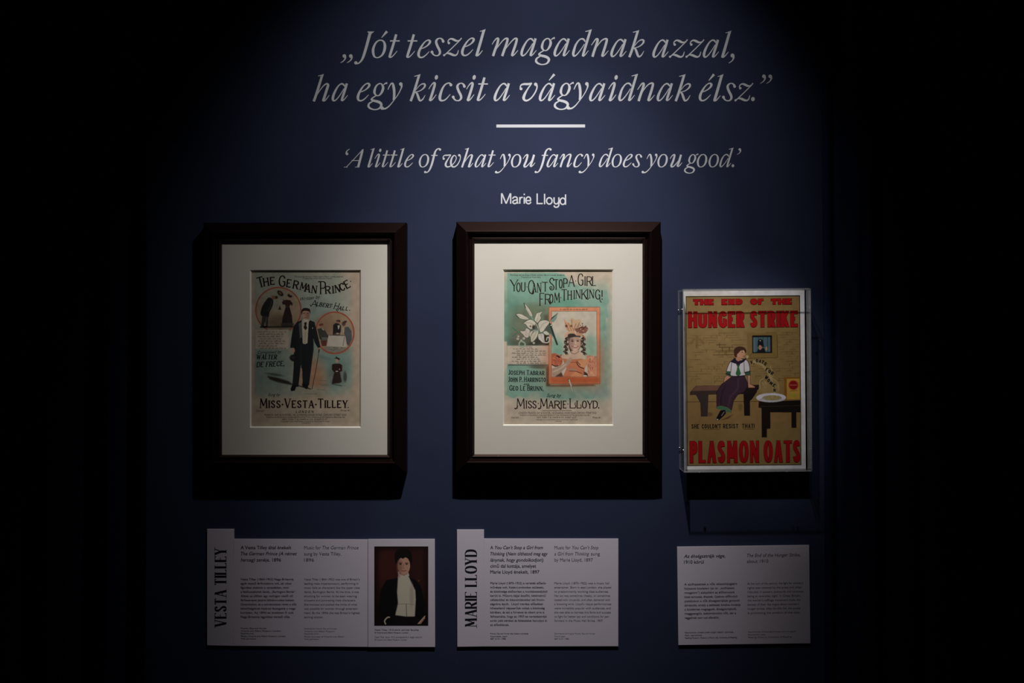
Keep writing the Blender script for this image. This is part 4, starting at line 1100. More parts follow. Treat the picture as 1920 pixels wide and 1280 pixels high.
for ch, x0, x1, yt, yb in (('Y', 956, 972, 524, 545.4), ('O', 968, 976.3, 529.7, 546.9), ('U', 977, 985.3, 529.3, 546.5), ('C', 990, 1001.7, 525, 550.4), ('A', 997.6, 1005.4, 530.5, 547.5), ('N', 1006.8, 1015, 530, 547.7), ('T', 1017.6, 1027.2, 528.3, 545.9), ('S', 1029.5, 1040, 520.4, 544), ('T', 1038.4, 1047, 523.2, 542.6), ('O', 1047.7, 1055.1, 523.2, 540.4), ('P', 1056, 1064.2, 521.5, 539), ('A', 1065.3, 1077.8, 515.6, 536.8), ('G', 1083, 1093.8, 512.5, 535.3), ('I', 1095, 1099, 518, 534.9), ('R', 1099.7, 1110.6, 518, 535.3), ('L', 1110.2, 1117.7, 518, 535.6),
                       ('F', 1011.5, 1021, 549, 572.8), ('R', 1021.6, 1033, 550.8, 570), ('O', 1030, 1037.6, 550.8, 568.2), ('M', 1038.6, 1050, 548.4, 566.4), ('T', 1052.4, 1063.4, 542, 563.3), ('H', 1064, 1072.2, 544.5, 561.5), ('I', 1074.7, 1078.6, 544, 560.5), ('N', 1079.4, 1088.6, 543, 559.2), ('K', 1090, 1101, 542.6, 560.4), ('I', 1100, 1103.4, 542, 558.4), ('N', 1104.8, 1113.9, 542.6, 558.8), ('G', 1115.7, 1125.4, 542.6, 561), ('!', 1127.4, 1130.4, 544, 561.6)):
    cap(k, ch, x0, x1, yt, yb, 1.9, 1.15, .7)
k.disc(988, 537.5, .8); k.disc(1079.4, 526.4, .8); k.disc(1051.6, 557.4, .9); k.disc(1063.4, 531, .8)
k.stroke([(1016.8, 526.8, 1.2), (1016.4, 530, .8)], curve=False)
k.stroke([(1001, 546, 1.0), (1000.4, 549.6, 1.1), (997, 550.6, 1.1), (993.6, 547.6, 1.3)])
k.stroke([(1030.4, 539.6, 1.2), (1032, 537, 1.1), (1034.6, 537.4, 1.1), (1035, 540, 1.1), (1033, 540.6, 1.0)])
k.stroke([(1124.6, 560, 1.4), (1125.6, 564.4, 1.3), (1128, 566.4, 1.0)]); k.stroke([(1099, 557.4, 1.4), (1101.6, 560.6, 1.3), (1104, 559, 1.0)])
k.build('song_title', DS + .22, M_TITLE, sh2)
k = Ink()
for ch, x0, x1, big in (('M', 968, 984.4, 1), ('I', 985.4, 988.8, 0), ('S', 989.6, 997.9, 0), ('S', 997.9, 1006.6, 0), ('M', 1012, 1027.4, 1), ('A', 1027.8, 1038.4, 0), ('R', 1039.4, 1050.4, 0), ('I', 1050.8, 1053.8, 0), ('E', 1055.2, 1062.4, 0), ('L', 1068, 1079.4, 1), ('L', 1081, 1090.4, 0), ('O', 1091, 1100.4, 0), ('Y', 1100.4, 1111.4, 0), ('D', 1111.4, 1121, 0)):
    cap(k, ch, x0, x1, 746.6 if big else 750.8, 765.2, 2.0, 1.35, .7)
for xx in (968.6, 1012.6):
    k.stroke([(xx + 2.2, 760, 1.8), (xx + .6, 764, 1.8), (xx - 2, 766, 1.7), (xx - 4, 764.6, 1.6)])
k.stroke([(1048, 763, 1.8), (1050.6, 766.6, 1.6), (1053, 766.4, 1.2)]); k.stroke([(1078, 765, 1.6), (1079.6, 761, 1.4), (1078, 757, 1.2), (1079.6, 754, 1.1)]); k.stroke([(1089.6, 764.6, 1.6), (1089.6, 760.6, 1.3), (1088.4, 757.8, 1.0)])
k.disc(1009.3, 756, .9); k.disc(1064.8, 757, .9); k.disc(1122.6, 764.2, 1.3)
k.build('performer_name', DS + .22, M_TITLE, sh2)
k = Ink()
cap_line(k, 'JOSEPH TABRAR', 953, 1021, 693, 702, 1.35, .85, .45, gap=.12, big=(0, 7), small=.84, slope=.012)
cap_line(k, "JOHN P. HARRINGTO", 953, 1023.4, 706.2, 715.4, 1.35, .85, .45, gap=.12, big=(0, 5, 8), small=.84)
cap_line(k, 'AND', 981.8, 992.4, 718.6, 721.4, .7, .55, .2, gap=.2)
cap_line(k, 'GEO LE BRUNN,', 955, 1019, 721.8, 731.6, 1.45, .9, .45, gap=.12, big=(0, 4, 7), small=.84, slope=.01)
k.build('writer_names', DS + .22, M_TEALINK, sh2)
k = Ink()
sans(k, 'Sung by', 1025, 743.8, 6.2, 1052.6, .006, .4)
k.build('byline', DS + .22, M_TEALINK, sh2)
k = Ink()
rows(k, [('This Song may be Sung in Public without Fee or License, except at', 956.5, 1058.5, 516.6, 2.6), ('Theatres and Music Halls.', 977, 1014, 520.6, 2.5)], 0, .3)
k.build('permission_note', DS + .22, M_FINE, sh2)
k = Ink()
rows(k, [('LONDON: FRANCIS, DAY & HUNTER, 142 CHARING CROSS ROAD, OXFORD STREET END.', 972, 1119, 775.4, 3.3), ("Publishers of Smallwood's Celebrated Pianoforte Tutor, Smallwood's 55 Melodious Exercises, Etc.", 975, 1106, 779.0, 2.3),
         ('NEW YORK: T. B. HARMS & CO. 18 EAST 22 ST.', 1006.5, 1081.5, 783.4, 2.8), ('Copyright in the United States of America by Francis, Day & Hunter.', 1006, 1084, 787.2, 2.0), ('LONDON', 1040, 1053, 790, 1.5)], 0, .1)
sans(k, 'Copyright', 958.5, 783.4, 2.6, 973.4, 0, .3); sans(k, 'Price 4/-', 1111, 784, 3.2, 1127, 0, .3)
k.stroke([(1017, 769.4, .5), (1072, 769.2, .5)], curve=False)
k.build('publisher_lines', DS + .22, M_FINE, sh2)
k = Ink()
scribble(k, 1050, 1101.5, 580.6, 1.9, .4)
k.build('portrait_caption', DS + .22, M_FINE, sh2)
k = Ink()
for xa, xb, yy in ((986, 1000.5, 650.6), (962, 1008, 654.6), (968.5, 1025, 658.4), (959.5, 1025.5, 662.4), (969, 1024, 666), (960, 1008, 669.8), (969, 1014, 673.6), (959.5, 1013.5, 677.6), (969, 1024, 681)):
    scribble(k, xa, xb, yy, 1.6, .4)
k.build('verse_lines', DS + .22, M_VERSE, sh2)

# ------------------------------------------------------------------ poster in a clear acrylic case
PT = -math.radians(0.45)
case = thing('poster_case', 'clear acrylic wall case with small screws holding a red-lettered oats poster', 'poster case', 1395, 710, 0, PT)
DP, DF = 34.0, 67.0
CX0, CX1, CY0, CY1 = 1272.2, 1505.5, 543.6, 877.4         # outer sides of the case, true wall px
def wx(x): return (x - 960) * S
def wz(y): return ZC - (y - 640) * S
def pane(name, x0, x1, y0, y1, d0, d1, thin):
    V, F = [], []
    box(V, F, (wx(x0), -d1 * S, wz(y1)), (wx(x1), -d0 * S, wz(y0)))
    # box faces: x-, x+, y- (front), y+ (back), z-, z+
    big = {'x': (0, 1), 'y': (2, 3), 'z': (4, 5)}[thin]
    return obj(name, V, F, None, case, mats=[M_ACRYL, M_ACEDGE], midx=[0 if i in big else 1 for i in range(6)])
TH = 2.4
pane('front_panel', CX0, CX1, CY0, CY1, DF - TH, DF, 'y')
pane('side_panel', CX0, CX0 + TH, CY0, CY1, 3, DF - TH, 'x')
pane('side_panel', CX1 - TH, CX1, CY0, CY1, 3, DF - TH, 'x')
pane('top_panel', CX0 + TH, CX1 - TH, CY0, CY0 + TH, 3, DF - TH, 'z')
pane('bottom_panel', CX0 + TH, CX1 - TH, CY1 - TH, CY1, 3, DF - TH, 'z')
pane('back_panel', CX0, CX1, CY0, CY1, 0.6, 3, 'y')
def screw(x, y, d, axis):
    bm = bmesh.new()
    bmesh.ops.create_uvsphere(bm, u_segments=12, v_segments=8, radius=2.2 * S)
    for v in bm.verts:
        v.co[axis] *= .7
        v.co += Vector((wx(x), -d * S, wz(y)))
    me_v = [v.co.copy() for v in bm.verts]
    me_f = [tuple(v.index for v in f.verts) for f in bm.faces]
    bm.free()
    obj('screw', me_v, me_f, M_STEEL, case, smooth=True)
for y in (581, 838):
    screw(CX0 - .3, y, 58, 0); screw(CX1 + .3, y, 58, 0); screw(CX0 - .3, y, 7, 0)
for x in (1301, 1461):
    screw(x, CY0 - .3, 20, 2); screw(x, CY1 + .3, 61, 2)
for x, y in ((1300, 570), (1480, 570), (1300, 850), (1480, 850)):
    V, F = [], []
    n = 12
    for d in (3, DP - 3):
        for i in range(n):
            t_ = 2 * math.pi * i / n
            V.append(Vector((wx(x + 6 * math.cos(t_)), -d * S, wz(y + 6 * math.sin(t_)))))
    F = [(i, (i + 1) % n, n + (i + 1) % n, n + i) for i in range(n)] + [tuple(range(n)), tuple(range(2 * n - 1, n - 1, -1))]
    obj('spacer', V, F, M_ACRYL, case)
# the poster itself, white bordered, on its backing board
PX0, PX1, PY0, PY1 = 1282.6, 1509.6, 544.9, 879.0          # photo px at depth DP
V, F = [], []
p0, p1 = W(PX0, PY1, DP), W(PX1, PY0, DP)
box(V, F, (p0.x, -(DP - .4) * S, p0.z), (p1.x, -(DP - 3) * S, p1.z))
obj('backing_board', V, F, M_BACKER, case)
a = Art(PX0, PY0, PX1, PY1, (249, 247, 250))
a.rect(1287.0, 554.2, 1501.4, 872.6, (22, 16, 12))
GOLD = (152, 124, 76)
a.rect(1288.4, 555.8, 1500.2, 871.2, GOLD)
a.ell(1330, 640, 90, 80, (164, 136, 90), soft=1.2, alpha=.6)
a.rect(1288.4, 752.6, 1500.2, 795, (152, 116, 72), blur=6, alpha=.6)
z = Z(1240, 530, 5.334)
BR = (84, 62, 34)
rng = random.Random(5)
for yy in range(500, 1000, 24):
    for xx in range(270, 1380, 52):
        if rng.random() < .38:
            x0 = xx + (26 if (yy // 24) % 2 else 0) + rng.uniform(-4, 4)
            L = rng.choice((50, 50, 95))
            a.line(z((x0, yy), (min(1380, x0 + L), yy + rng.uniform(-2, 2))), .7, BR, alpha=rng.uniform(.25, .8))
            if rng.random() < .5: a.line(z((x0, yy), (x0, yy + 22)), .8, BR, alpha=rng.uniform(.3, .8))
for y0, xa, xb in ((643, 580, 720), (680, 545, 730), (718, 520, 725), (618, 555, 650)):
    a.line(z((xa, y0), (xb, y0)), .9, (80, 58, 30))
for xx, ya, yb in ((612, 643, 680), (680, 643, 680), (650, 680, 718), (585, 600, 640)):
    a.line(z((xx, ya), (xx, yb)), .9, (80, 58, 30))
# broad arrow mark
for q_ in (((360, 540), (360, 640)), ((300, 600), (330, 560)), ((420, 600), (390, 560))):
    a.line(z(*q_), 5, (132, 100, 62), soft=3, alpha=.55)
# barred window
a.rect(1240 + 860 / 5.334, 530 + 505 / 5.334, 1240 + 1165 / 5.334, 530 + 752 / 5.334, (144, 116, 66))
a.line(z((1160, 520), (1165, 750), (870, 755)), 1.2, (104, 80, 44))
a.line(z((870, 750), (910, 705)), .8, (104, 80, 44)); a.line(z((1160, 750), (1112, 705)), .8, (120, 92, 52))
a.rect(1410.8, 628.8, 1447.9, 662.2, (28, 24, 24))
a.rect(1412.6, 632, 1445, 660, (84, 112, 122))
a.poly(z((955, 700), (970, 660), (1030, 655), (1050, 705)), (26, 26, 36))
a.poly(z((965, 640), (968, 580), (990, 558), (1020, 575), (1030, 640)), (26, 26, 34), curve=False)
a.ell(1425.6, 651.4, 3.4, 4.6, (196, 140, 116)); a.ell(1426, 638.4, 1.1, 1.3, (214, 200, 150))
a.ell(1437.6, 653.6, 2.2, 3.6, (190, 150, 106)); a.poly(z((1030, 700), (1080, 690), (1100, 702), (1040, 703)), (30, 28, 34))
for xx in (945, 985, 1030, 1075):
    a.line(z((xx - 10, 545), (xx - 10, 698)), .9, (36, 30, 28) if xx != 945 else (150, 152, 140), alpha=.75)
a.rect(1445, 630, 1448, 662, (30, 24, 22)); a.rect(1411, 628.8, 1448, 632, (28, 22, 20))
# floor line
a.line(z((252, 1186), (1385, 1186)), .9, (80, 48, 34))
# bench
BD, BT = (70, 52, 46), (122, 86, 72)
a.poly(z((345, 1025), (978, 1020), (975, 1060), (930, 1110), (285, 1118), (285, 1090)), BD)
a.poly(z((348, 1028), (640, 1026), (640, 1072), (300, 1078)), BT)
a.poly(z((340, 1110), (470, 1110), (462, 1300), (462, 1334), (392, 1334), (388, 1200)), (66, 54, 52))
a.poly(z((820, 1105), (960, 1085), (905, 1165), (885, 1180), (884, 1330), (826, 1330)), (30, 22, 20))
a.poly(z((700, 1050), (975, 1022), (972, 1062), (930, 1112), (700, 1112)), (36, 26, 24))
a.ell(1330.5, 776, 5, 3.5, (104, 76, 48), soft=1.0, alpha=.7); a.ell(1388, 763, 4, 7, (110, 94, 50), soft=1.0, alpha=.7)
# seated figure
INKC = (34, 22, 26)
def shape(pts, col, curve=True, o=1.0):
    P = z(*pts)
    PP = [(p[0], p[1]) for p in catmull([(x, y, 0) for x, y in P], True, 5)] if curve else P
    a.poly(PP, col); a.line(PP + [PP[0]], o, INKC)
shape(((640, 935), (690, 925), (690, 960), (650, 1000), (622, 1005)), (206, 148, 118), o=.6)
shape(((862, 925), (892, 925), (888, 1010), (940, 1040), (932, 1050), (868, 1050)), (206, 148, 118), curve=False, o=.6)
shape(((710, 935), (830, 930), (862, 1000), (860, 1040), (830, 1090), (760, 1120), (720, 1180), (700, 1270), (690, 1295), (640, 1250), (552, 1250), (552, 1090), (600, 1015)), (66, 44, 58), curve=False)
a.line(z((770, 960), (760, 1060), (690, 1140), (670, 1230)), 4, (96, 66, 84), soft=3, curve=True, alpha=.5)
a.line(z((640, 1020), (600, 1130), (590, 1230)), 3, (48, 30, 42), soft=2, curve=True, alpha=.6)
a.poly(z((552, 1235), (600, 1228), (650, 1240), (700, 1275), (690, 1298), (640, 1285), (600, 1250), (556, 1258)), (84, 124, 84))
zb = Z(1240, 760, 5.119)
a.poly(zb((530, 10), (560, 0), (640, 20), (668, 45), (640, 65), (590, 55), (560, 35), (530, 30)), (80, 118, 84))
a.poly(zb((565, 45), (610, 40), (618, 75), (590, 105), (545, 142), (522, 138), (528, 110)), (24, 20, 22), curve=False)
a.line(zb((600, 60), (575, 95)), 1.2, (156, 150, 146)); a.ell(1240 + 536 / 5.119, 760 + 132 / 5.119, 1.6, 1.3, (214, 200, 196))
a.poly(zb((560, 140), (620, 115), (690, 80), (640, 125)), (96, 70, 36), blur=.8)
shape(((690, 790), (760, 765), (830, 765), (870, 790), (885, 880), (838, 900), (835, 925), (700, 930), (690, 890), (650, 895)), (226, 218, 222))
a.poly(z((650, 880), (700, 885), (690, 915), (700, 925), (690, 940), (642, 915)), (60, 92, 66)); a.line(z((648, 905), (692, 920)), 1.2, INKC)
a.poly(z((838, 890), (890, 880), (896, 920), (840, 928)), (60, 92, 66)); a.line(z((838, 895), (892, 886)), 1.2, INKC)
a.line(z((828, 800), (830, 900)), .9, INKC); a.line(z((705, 800), (695, 880)), .9, INKC)
a.poly(z((692, 790), (735, 745), (760, 770), (800, 775), (860, 745), (830, 790), (790, 810), (770, 860), (750, 810)), (44, 34, 54))
a.poly(z((768, 815), (788, 880), (795, 910), (770, 930), (745, 910), (755, 870)), (50, 116, 68), curve=True)
a.poly(z((748, 720), (800, 725), (800, 770), (770, 785), (748, 770)), (204, 146, 116))
a.poly(z((760, 680), (800, 665), (828, 680), (840, 720), (815, 752), (775, 745), (755, 715)), (214, 158, 128), curve=True)
a.poly(z((728, 700), (735, 655), (780, 636), (830, 645), (852, 675), (846, 705), (830, 680), (800, 675), (775, 700), (760, 715), (755, 745), (735, 735)), (78, 48, 34), curve=True)
a.line(z((808, 694), (822, 692)), .9, INKC); a.line(z((818, 735), (834, 732)), 1.1, (150, 40, 40)); a.ell(1240 + 825 / 5.334, 530 + 685 / 5.334, 1.2, 2.2, (232, 200, 176))
# steam from the bowl
a.ell(1240 + 862 / 5.334, 530 + 740 / 5.334, 2.6, 2.6, (206, 186, 140), soft=.9)
a.line(z((925, 790), (1000, 815), (1060, 880), (1095, 960), (1120, 1040), (1130, 1100)), 4.5, (198, 176, 128), soft=3, curve=True, alpha=.75)
for q_ in (((985, 1060), (985, 990), (1030, 950)), ((1090, 840), (1115, 900), (1110, 940)), ((1100, 950), (1160, 1000), (1175, 1080)), ((1010, 1000), (1040, 1050)), ((1030, 980), (1050, 1020))):
    a.line(z(*q_), 1.6, (200, 180, 134), soft=1.5, curve=True, alpha=.7)
a.ell(1240 + 1080 / 5.334, 530 + 1060 / 5.334, 16, 16, (178, 152, 100), soft=.8, alpha=.5)
# packet, table, bowl
a.rect(1240 + 1228 / 5.334, 530 + 945 / 5.334, 1240 + 1384 / 5.334, 530 + 1172 / 5.334, (150, 96, 34))
a.rect(1240 + 1254 / 5.334, 530 + 962 / 5.334, 1240 + 1384 / 5.334, 530 + 1168 / 5.334, (206, 160, 72))
a.ell(1240 + 1320 / 5.334, 530 + 1026 / 5.334, 8.6, 8.6, (150, 22, 26)); a.line(z((1285, 1026), (1355, 1026)), 1.5, (196, 120, 84))
a.line(z((1290, 1085), (1360, 1080)), .8, (120, 90, 40)); a.ell(1240 + 1320 / 5.334, 530 + 1130 / 5.334, 9, 4, (188, 168, 60), soft=1.0)
zt = Z(1395, 700, 9.844)
a.poly(zt((270, 520), (1045, 500), (1045, 725), (480, 720), (480, 1020), (415, 1025), (415, 1180), (318, 1180), (318, 640), (262, 630)), (30, 22, 18))
a.poly(zt((870, 720), (962, 720), (962, 1010), (870, 1010)), (30, 22, 18)); a.line(zt((300, 610), (1040, 600)), .8, (78, 60, 44))
a.ell(1445.6, 745.6, 28, 8.6, (232, 226, 232), soft=.03); a.ell(1447.2, 746.0, 18, 5, (150, 134, 92), soft=.1)
a.ell(1446.2, 749.4, 24, 5.0, (188, 180, 186), soft=.4, alpha=.5)
a.ell(1447.2, 745.6, 16.6, 4.4, (176, 156, 106), soft=.2)
for i in range(40):
    t_ = rng.uniform(0, 6.28); r_ = rng.random() ** .5
    a.ell(1447.2 + 16 * r_ * math.cos(t_), 745.7 + 4 * r_ * math.sin(t_), .7, .5, rng.choice([(206, 190, 140), (124, 106, 66), (160, 140, 92)]))
a.line(zt((300, 490), (380, 450)), 1.4, (170, 164, 172))
# foot line under the caption
a.line(zb((400, 230), (560, 228)), .6, (70, 50, 30)); a.line(zb((790, 228), (880, 226)), .8, (70, 50, 30))
a.grain(.015)
pst = a.build('poster', DP, M_POSTER, case)
def twotone(words_, yt, yb, T, t, g, gap, name):
    k1, k2 = Ink(), Ink()
    for text, x0, x1 in words_:
        cap_line(k1, text, x0, x1, yt, yb, T, t, 0, grow=g, gap=gap)
        cap_line(k2, text, x0, x1, yt, yb, T, t, 0, grow=0, gap=gap)
    k1.build(name + '_outline', DP + .25, M_REDLINE, pst)
    k2.build(name, DP + .7, M_RED, pst)
twotone((('THE', 1300.8, 1339), ('END', 1353.8, 1393.2), ('OF', 1407.8, 1432.6), ('THE', 1446.4, 1485.6)), 560, 570.8, 5.5, 3.9, .9, .08, 'top_line')
twotone((('HUNGER', 1291.2, 1396.8), ('STRIKE', 1407.2, 1496.4)), 583.2, 613.4, 6.6, 5.6, 1.2, .13, 'headline')
twotone((('PLASMON', 1292.2, 1422.4), ('OATS', 1431, 1499.2)), 826.2, 866.8, 6.4, 5.0, 1.1, .14, 'product_name')
k1 = Ink()
for w_, xa, xb in (('SHE', 1295.8, 1310), ("COULDN'T", 1315.2, 1351), ('RESIST', 1355, 1383.6), ('THAT!', 1390.8, 1414)):
    cap_line(k1, w_, xa, xb, 794.2, 802.2, 1.5, 1.1, 0, gap=.2)
k1.build('caption', DP + .25, M_INK, pst)
k1 = Ink()
for ch, cx, cy, r in (('V', 905, 810, 5), ('.', 927, 812, 0), ('O', 957, 795, -5), ('A', 985, 800, -12), ('T', 1008, 808, -25), ('S', 1032, 825, -35), ('F', 1052, 885, -15), ('O', 1075, 902, -25), ('R', 1102, 920, -30), ('W', 1042, 960, -35), ('O', 1064, 990, -35), ('M', 1088, 1018, -38), ('E', 1120, 1042, -30), ('N', 1128, 1090, -10)):
    x, y = 1240 + cx / 5.334, 530 + cy / 5.334
    w = 4.6 if ch not in 'WM' else 6
    cap(k1, ch, x - w / 2, x + w / 2, y - 6.2, y, 1.6, 1.2, 0, math.radians(r))
k1.build('steam_words', DP + .25, M_INK, pst)

# ------------------------------------------------------------------ information panels
DB = 4.0
def board(name, pts, d0, d1, parent, m=M_PANEL):
    """flat board with the outline pts (photo px on its face)"""
    V = [W(x, y, d1) for x, y in pts]
    V += [Vector((v.x, -d0 * S, v.z)) for v in V]
    n = len(pts)
    F = [tuple(range(n)), tuple(range(2 * n - 1, n - 1, -1))] + [(i, n + i, n + (i + 1) % n, (i + 1) % n) for i in range(n)]
    return obj(name, V, F, m, parent)
def vertical_title(parent, text, xl, xr, y_start, y_end, gap):
    k = Ink()
    L = y_start - y_end; H = xr - xl
    sub = Ink()
    cap_line(sub, text, 0, L, -H, 0, H * .17, H * .05, H * .07, gap=gap)
    k.add(sub, lambda u, v: (xr + v, y_start - u))
    k.build('vertical_title', DB + .25, M_INK, parent)
def words(parent, name, lines, m, cap_h, bold=0.0, shear=0.0, d=DB + .2):
    k = Ink()
    for ln in lines:
        txt, x, base, xe = ln[:4]
        sh = ln[4] if len(ln) > 4 else shear
        sans(k, txt, x, base, cap_h, xe, bold, sh)
    return k.build(name, d, m, parent)
def para(txts, x, y0, step, ends):
    return [(t, x, y0 + i * step, e) for i, (t, e) in enumerate(zip(txts, ends))]

# panel 1
p = thing('text_panel', 'pale information panel with raised left tab, hanging left of the portrait panel', 'information panel', 539, 1110)
bd = board('board', [(438.4, 1010.2), (689.3, 1011.2), (689.3, 1212.2), (438.4, 1210.2)], .4, DB, p)
board('title_strip', [(388.5, 991.6), (438.6, 991.6), (438.2, 1210.2), (388.5, 1209.2)], .4, DB, p)
vertical_title(p, 'VESTA TILLEY', 402.5, 424.6, 1174.8, 1026.8, .10)
IT = .25
words(p, 'heading', [('A Vesta Tilley által énekelt', 451.3, 1029.1, 546), ('The German Prince (A német', 451.3, 1040.5, 556.6, IT), ('herceg)', 451.3, 1052.2, 478, IT), ('zenéje, 1896', 481, 1052.2, 526.8)], M_INK, 6.2, .012)
words(p, 'heading', [('Music for', 570.3, 1029.3, 601.5), ('The German Prince', 604.5, 1029.3, 672.2, IT), ('sung by Vesta Tilley,', 570.3, 1040.8, 640), ('1896', 570.3, 1052.4, 588.7)], M_INK2, 6.2)
hu = ['Vesta Tilley (1864-1952) Nagy-Britannia', 'egyik vezető férfiimitátora volt, aki olyan', 'figurákat alakított a varietékben, mint', 'a felsőosztálybeli dandy, „Burlington Bertie”.', 'Abban az időben egy nadrágot viselő nő', 'férfiszerepet játszva felháborodást keltett.', 'Gúnyolódott, és a szórakoztatás révén a nők', 'lehetőségeinek határait feszegette a maga', 'korában. Az 1890-es években ő volt', 'Nagy-Britannia legjobban kereső nője.']
words(p, 'paragraph', para(hu, 451.3, 1087.4, 7.83, [550.6, 546.5, 541.5, 554.5, 549, 552, 556, 554, 550.5, 544]), M_INK, 3.9, .012)
en = ['Vesta Tilley (1864-1952) was one of Britain’s', 'leading male impersonators, performing in', 'music halls as characters like the upper class', 'dandy, Burlington Bertie. At the time, it was', 'shocking for women to be seen wearing', 'trousers and portraying male characters.', 'She mocked and pushed the limits of what', 'was possible for women through entertain-', 'ment. By the 1890s she was Britain’s highest', 'earning woman.']
words(p, 'paragraph', para(en, 570.3, 1087.6, 7.85, [674.4, 672, 674.8, 672.6, 669, 667, 669.8, 671.6, 674.8, 606]), M_INK2, 3.9)
words(p, 'credit_lines', [('Francis, Day and Hunter', 451.8, 1178.6, 500), ('Victoria and Albert Museum, London', 451.8, 1183.5, 526), ('Facsimile print', 451.8, 1188.3, 475.6), ('Photo: Victoria and Albert Museum, London', 451.8, 1193.4, 535.6), ('With permission', 451.8, 1198.2, 480)], M_INK, 2.5, .006)
words(p, 'credit_lines', [('Published by Francis, Day and Hunter', 570.6, 1179.2, 631.8), ('Victoria and Albert Museum', 570.6, 1184.2, 627.5), ('Facsimile print', 570.6, 1189, 598), ('Photo courtesy of Victoria and Albert', 570.6, 1194.2, 645.6), ('With permission', 570.6, 1199, 598)], M_INK3, 2.5)

# panel 1b: portrait
p = thing('portrait_panel', 'pale panel with portrait photo of a dark-haired person in white shirt-front and black coat', 'information panel', 752, 1111)
board('board', [(690.2, 1010.8), (815.2, 1010.5), (815.8, 1212.4), (690.2, 1212.4)], .4, DB + .6, p)
a = Art(701.8, 1024, 803, 1172.6, (50, 26, 24))
z = Z(600, 1000, 5.817)
a.ell(728, 1068, 24, 44, (76, 36, 32), soft=1.1, alpha=.9); a.ell(788, 1060, 18, 50, (62, 32, 28), soft=1.1, alpha=.7)
a.rect(700, 1130, 804, 1174, (26, 14, 14), blur=8, alpha=.9); a.rect(700, 1022, 804, 1030, (22, 12, 12), blur=4, alpha=.7); a.rect(700, 1022, 708, 1174, (26, 12, 12), blur=4, alpha=.8); a.rect(796, 1022, 804, 1174, (26, 12, 12), blur=4, alpha=.7)
a.poly(z((850, 480), (720, 510), (660, 620), (640, 820), (700, 1003), (1180, 1003), (1150, 760), (1100, 580), (1050, 510), (970, 470)), (18, 15, 17), blur=.8)
a.poly(z((850, 470), (880, 450), (960, 450), (1000, 540), (1040, 620), (1045, 720), (1035, 905), (940, 905), (820, 890), (850, 760), (840, 640), (845, 560)), (214, 206, 188), blur=.4)
a.line(z((850, 770), (940, 765), (1040, 775)), 1.0, (168, 158, 140), soft=1); a.line(z((940, 770), (945, 905)), 1.1, (96, 92, 86)); a.ell(600 + 1000 / 5.817, 1000 + 680 / 5.817, 4, 22, (182, 174, 156), soft=1.0, alpha=.7)
a.poly(z((830, 895), (940, 910), (1040, 905), (1090, 940), (1040, 1003), (780, 1003)), (22, 18, 19))
a.poly(z((850, 415), (960, 415), (975, 460), (910, 470), (855, 490)), (216, 206, 194)); a.poly(z((855, 440), (880, 460), (870, 490), (850, 480)), (202, 178, 168))
a.poly(z((860, 400), (950, 400), (955, 440), (915, 460), (865, 440)), (168, 120, 100))
a.ell(600 + 915 / 5.817, 1000 + 350 / 5.817, 11.6, 17.2, (208, 160, 138), soft=.1)
a.ell(600 + 868 / 5.817, 1000 + 360 / 5.817, 5, 14, (158, 108, 92), soft=1.0, alpha=.7)
a.poly(z((825, 330), (815, 220), (870, 165), (950, 165), (1000, 230), (995, 340), (970, 280), (930, 260), (905, 275), (880, 265), (850, 290)), (24, 17, 17), curve=True)
for s_ in (-1, 1):
    ex = 600 + (912 + s_ * 34) / 5.817
    a.line([(ex - 3, 1000 + 322 / 5.817), (ex + 3, 1000 + 322 / 5.817)], 1.1, (44, 26, 24)); a.ell(ex, 1000 + 334 / 5.817, 2.0, 1.1, (50, 32, 30))
a.line(z((915, 335), (905, 378), (920, 382)), .9, (150, 100, 84)); a.line(z((893, 404), (915, 408), (938, 403)), 1.3, (150, 66, 62), curve=True)
a.line(z((715, 985), (705, 950), (735, 915), (758, 912)), 2.6, (208, 192, 176), curve=True); a.poly(z((1060, 985), (1140, 895), (1148, 920), (1100, 985)), (182, 134, 116)); a.line(z((1075, 980), (1146, 900)), 1.4, (208, 190, 172))
a.ell(600 + 1075 / 5.817, 1000 + 515 / 5.817, 1.6, 1.6, (110, 66, 52), soft=1.0)
ph = a.build('portrait_photo', DB + .8, M_PRINT, p)
words(p, 'caption', [('Vesta Tilley, 1910 körül, színházi fénykép', 702.4, 1181.8, 785), ('© Victoria and Albert Museum, London', 702.4, 1187, 765.5)], M_INK, 2.7, .006, d=DB + .8)
words(p, 'caption', [('Vesta Tilley, about 1910, photographed in stage costume', 702.4, 1195.2, 791), ('© Victoria and Albert Museum, London', 702.4, 1200.2, 763)], M_INK3, 2.7, d=DB + .8)

# panel 2
p = thing('text_panel', 'pale information panel with raised left tab, under the framed woman in petal hat', 'information panel', 1008, 1110)
board('board', [(907.4, 1009.6), (1159.4, 1009.8), (1159.2, 1211.0), (907.0, 1211.4)], .4, DB, p)
board('title_strip', [(856.9, 992.7), (907.5, 992.7), (907.0, 1211.4), (857.6, 1212)], .4, DB, p)
vertical_title(p, 'MARIE LLOYD', 871.8, 894.2, 1175.7, 1029.6, .10)
words(p, 'heading', [('A', 919.4, 1029.1, 924.6), ('You Can’t Stop a Girl from', 928, 1029.1, 1018.2, IT), ('Thinking', 919.4, 1040.7, 946.5, IT), ('(', 949, 1040.7, 951.4), ('Nem tilthatod meg egy', 951.8, 1040.7, 1026.8, IT), ('lánynak, hogy gondolkodjon', 919.4, 1052.3, 1015.6, IT), (')', 1016, 1052.3, 1018.6), ('című dal kottája, amelyet', 919.4, 1063.7, 1005.2), ('Marie Lloyd énekelt, 1897', 919.4, 1074.8, 1011.2)], M_INK, 6.2, .012)
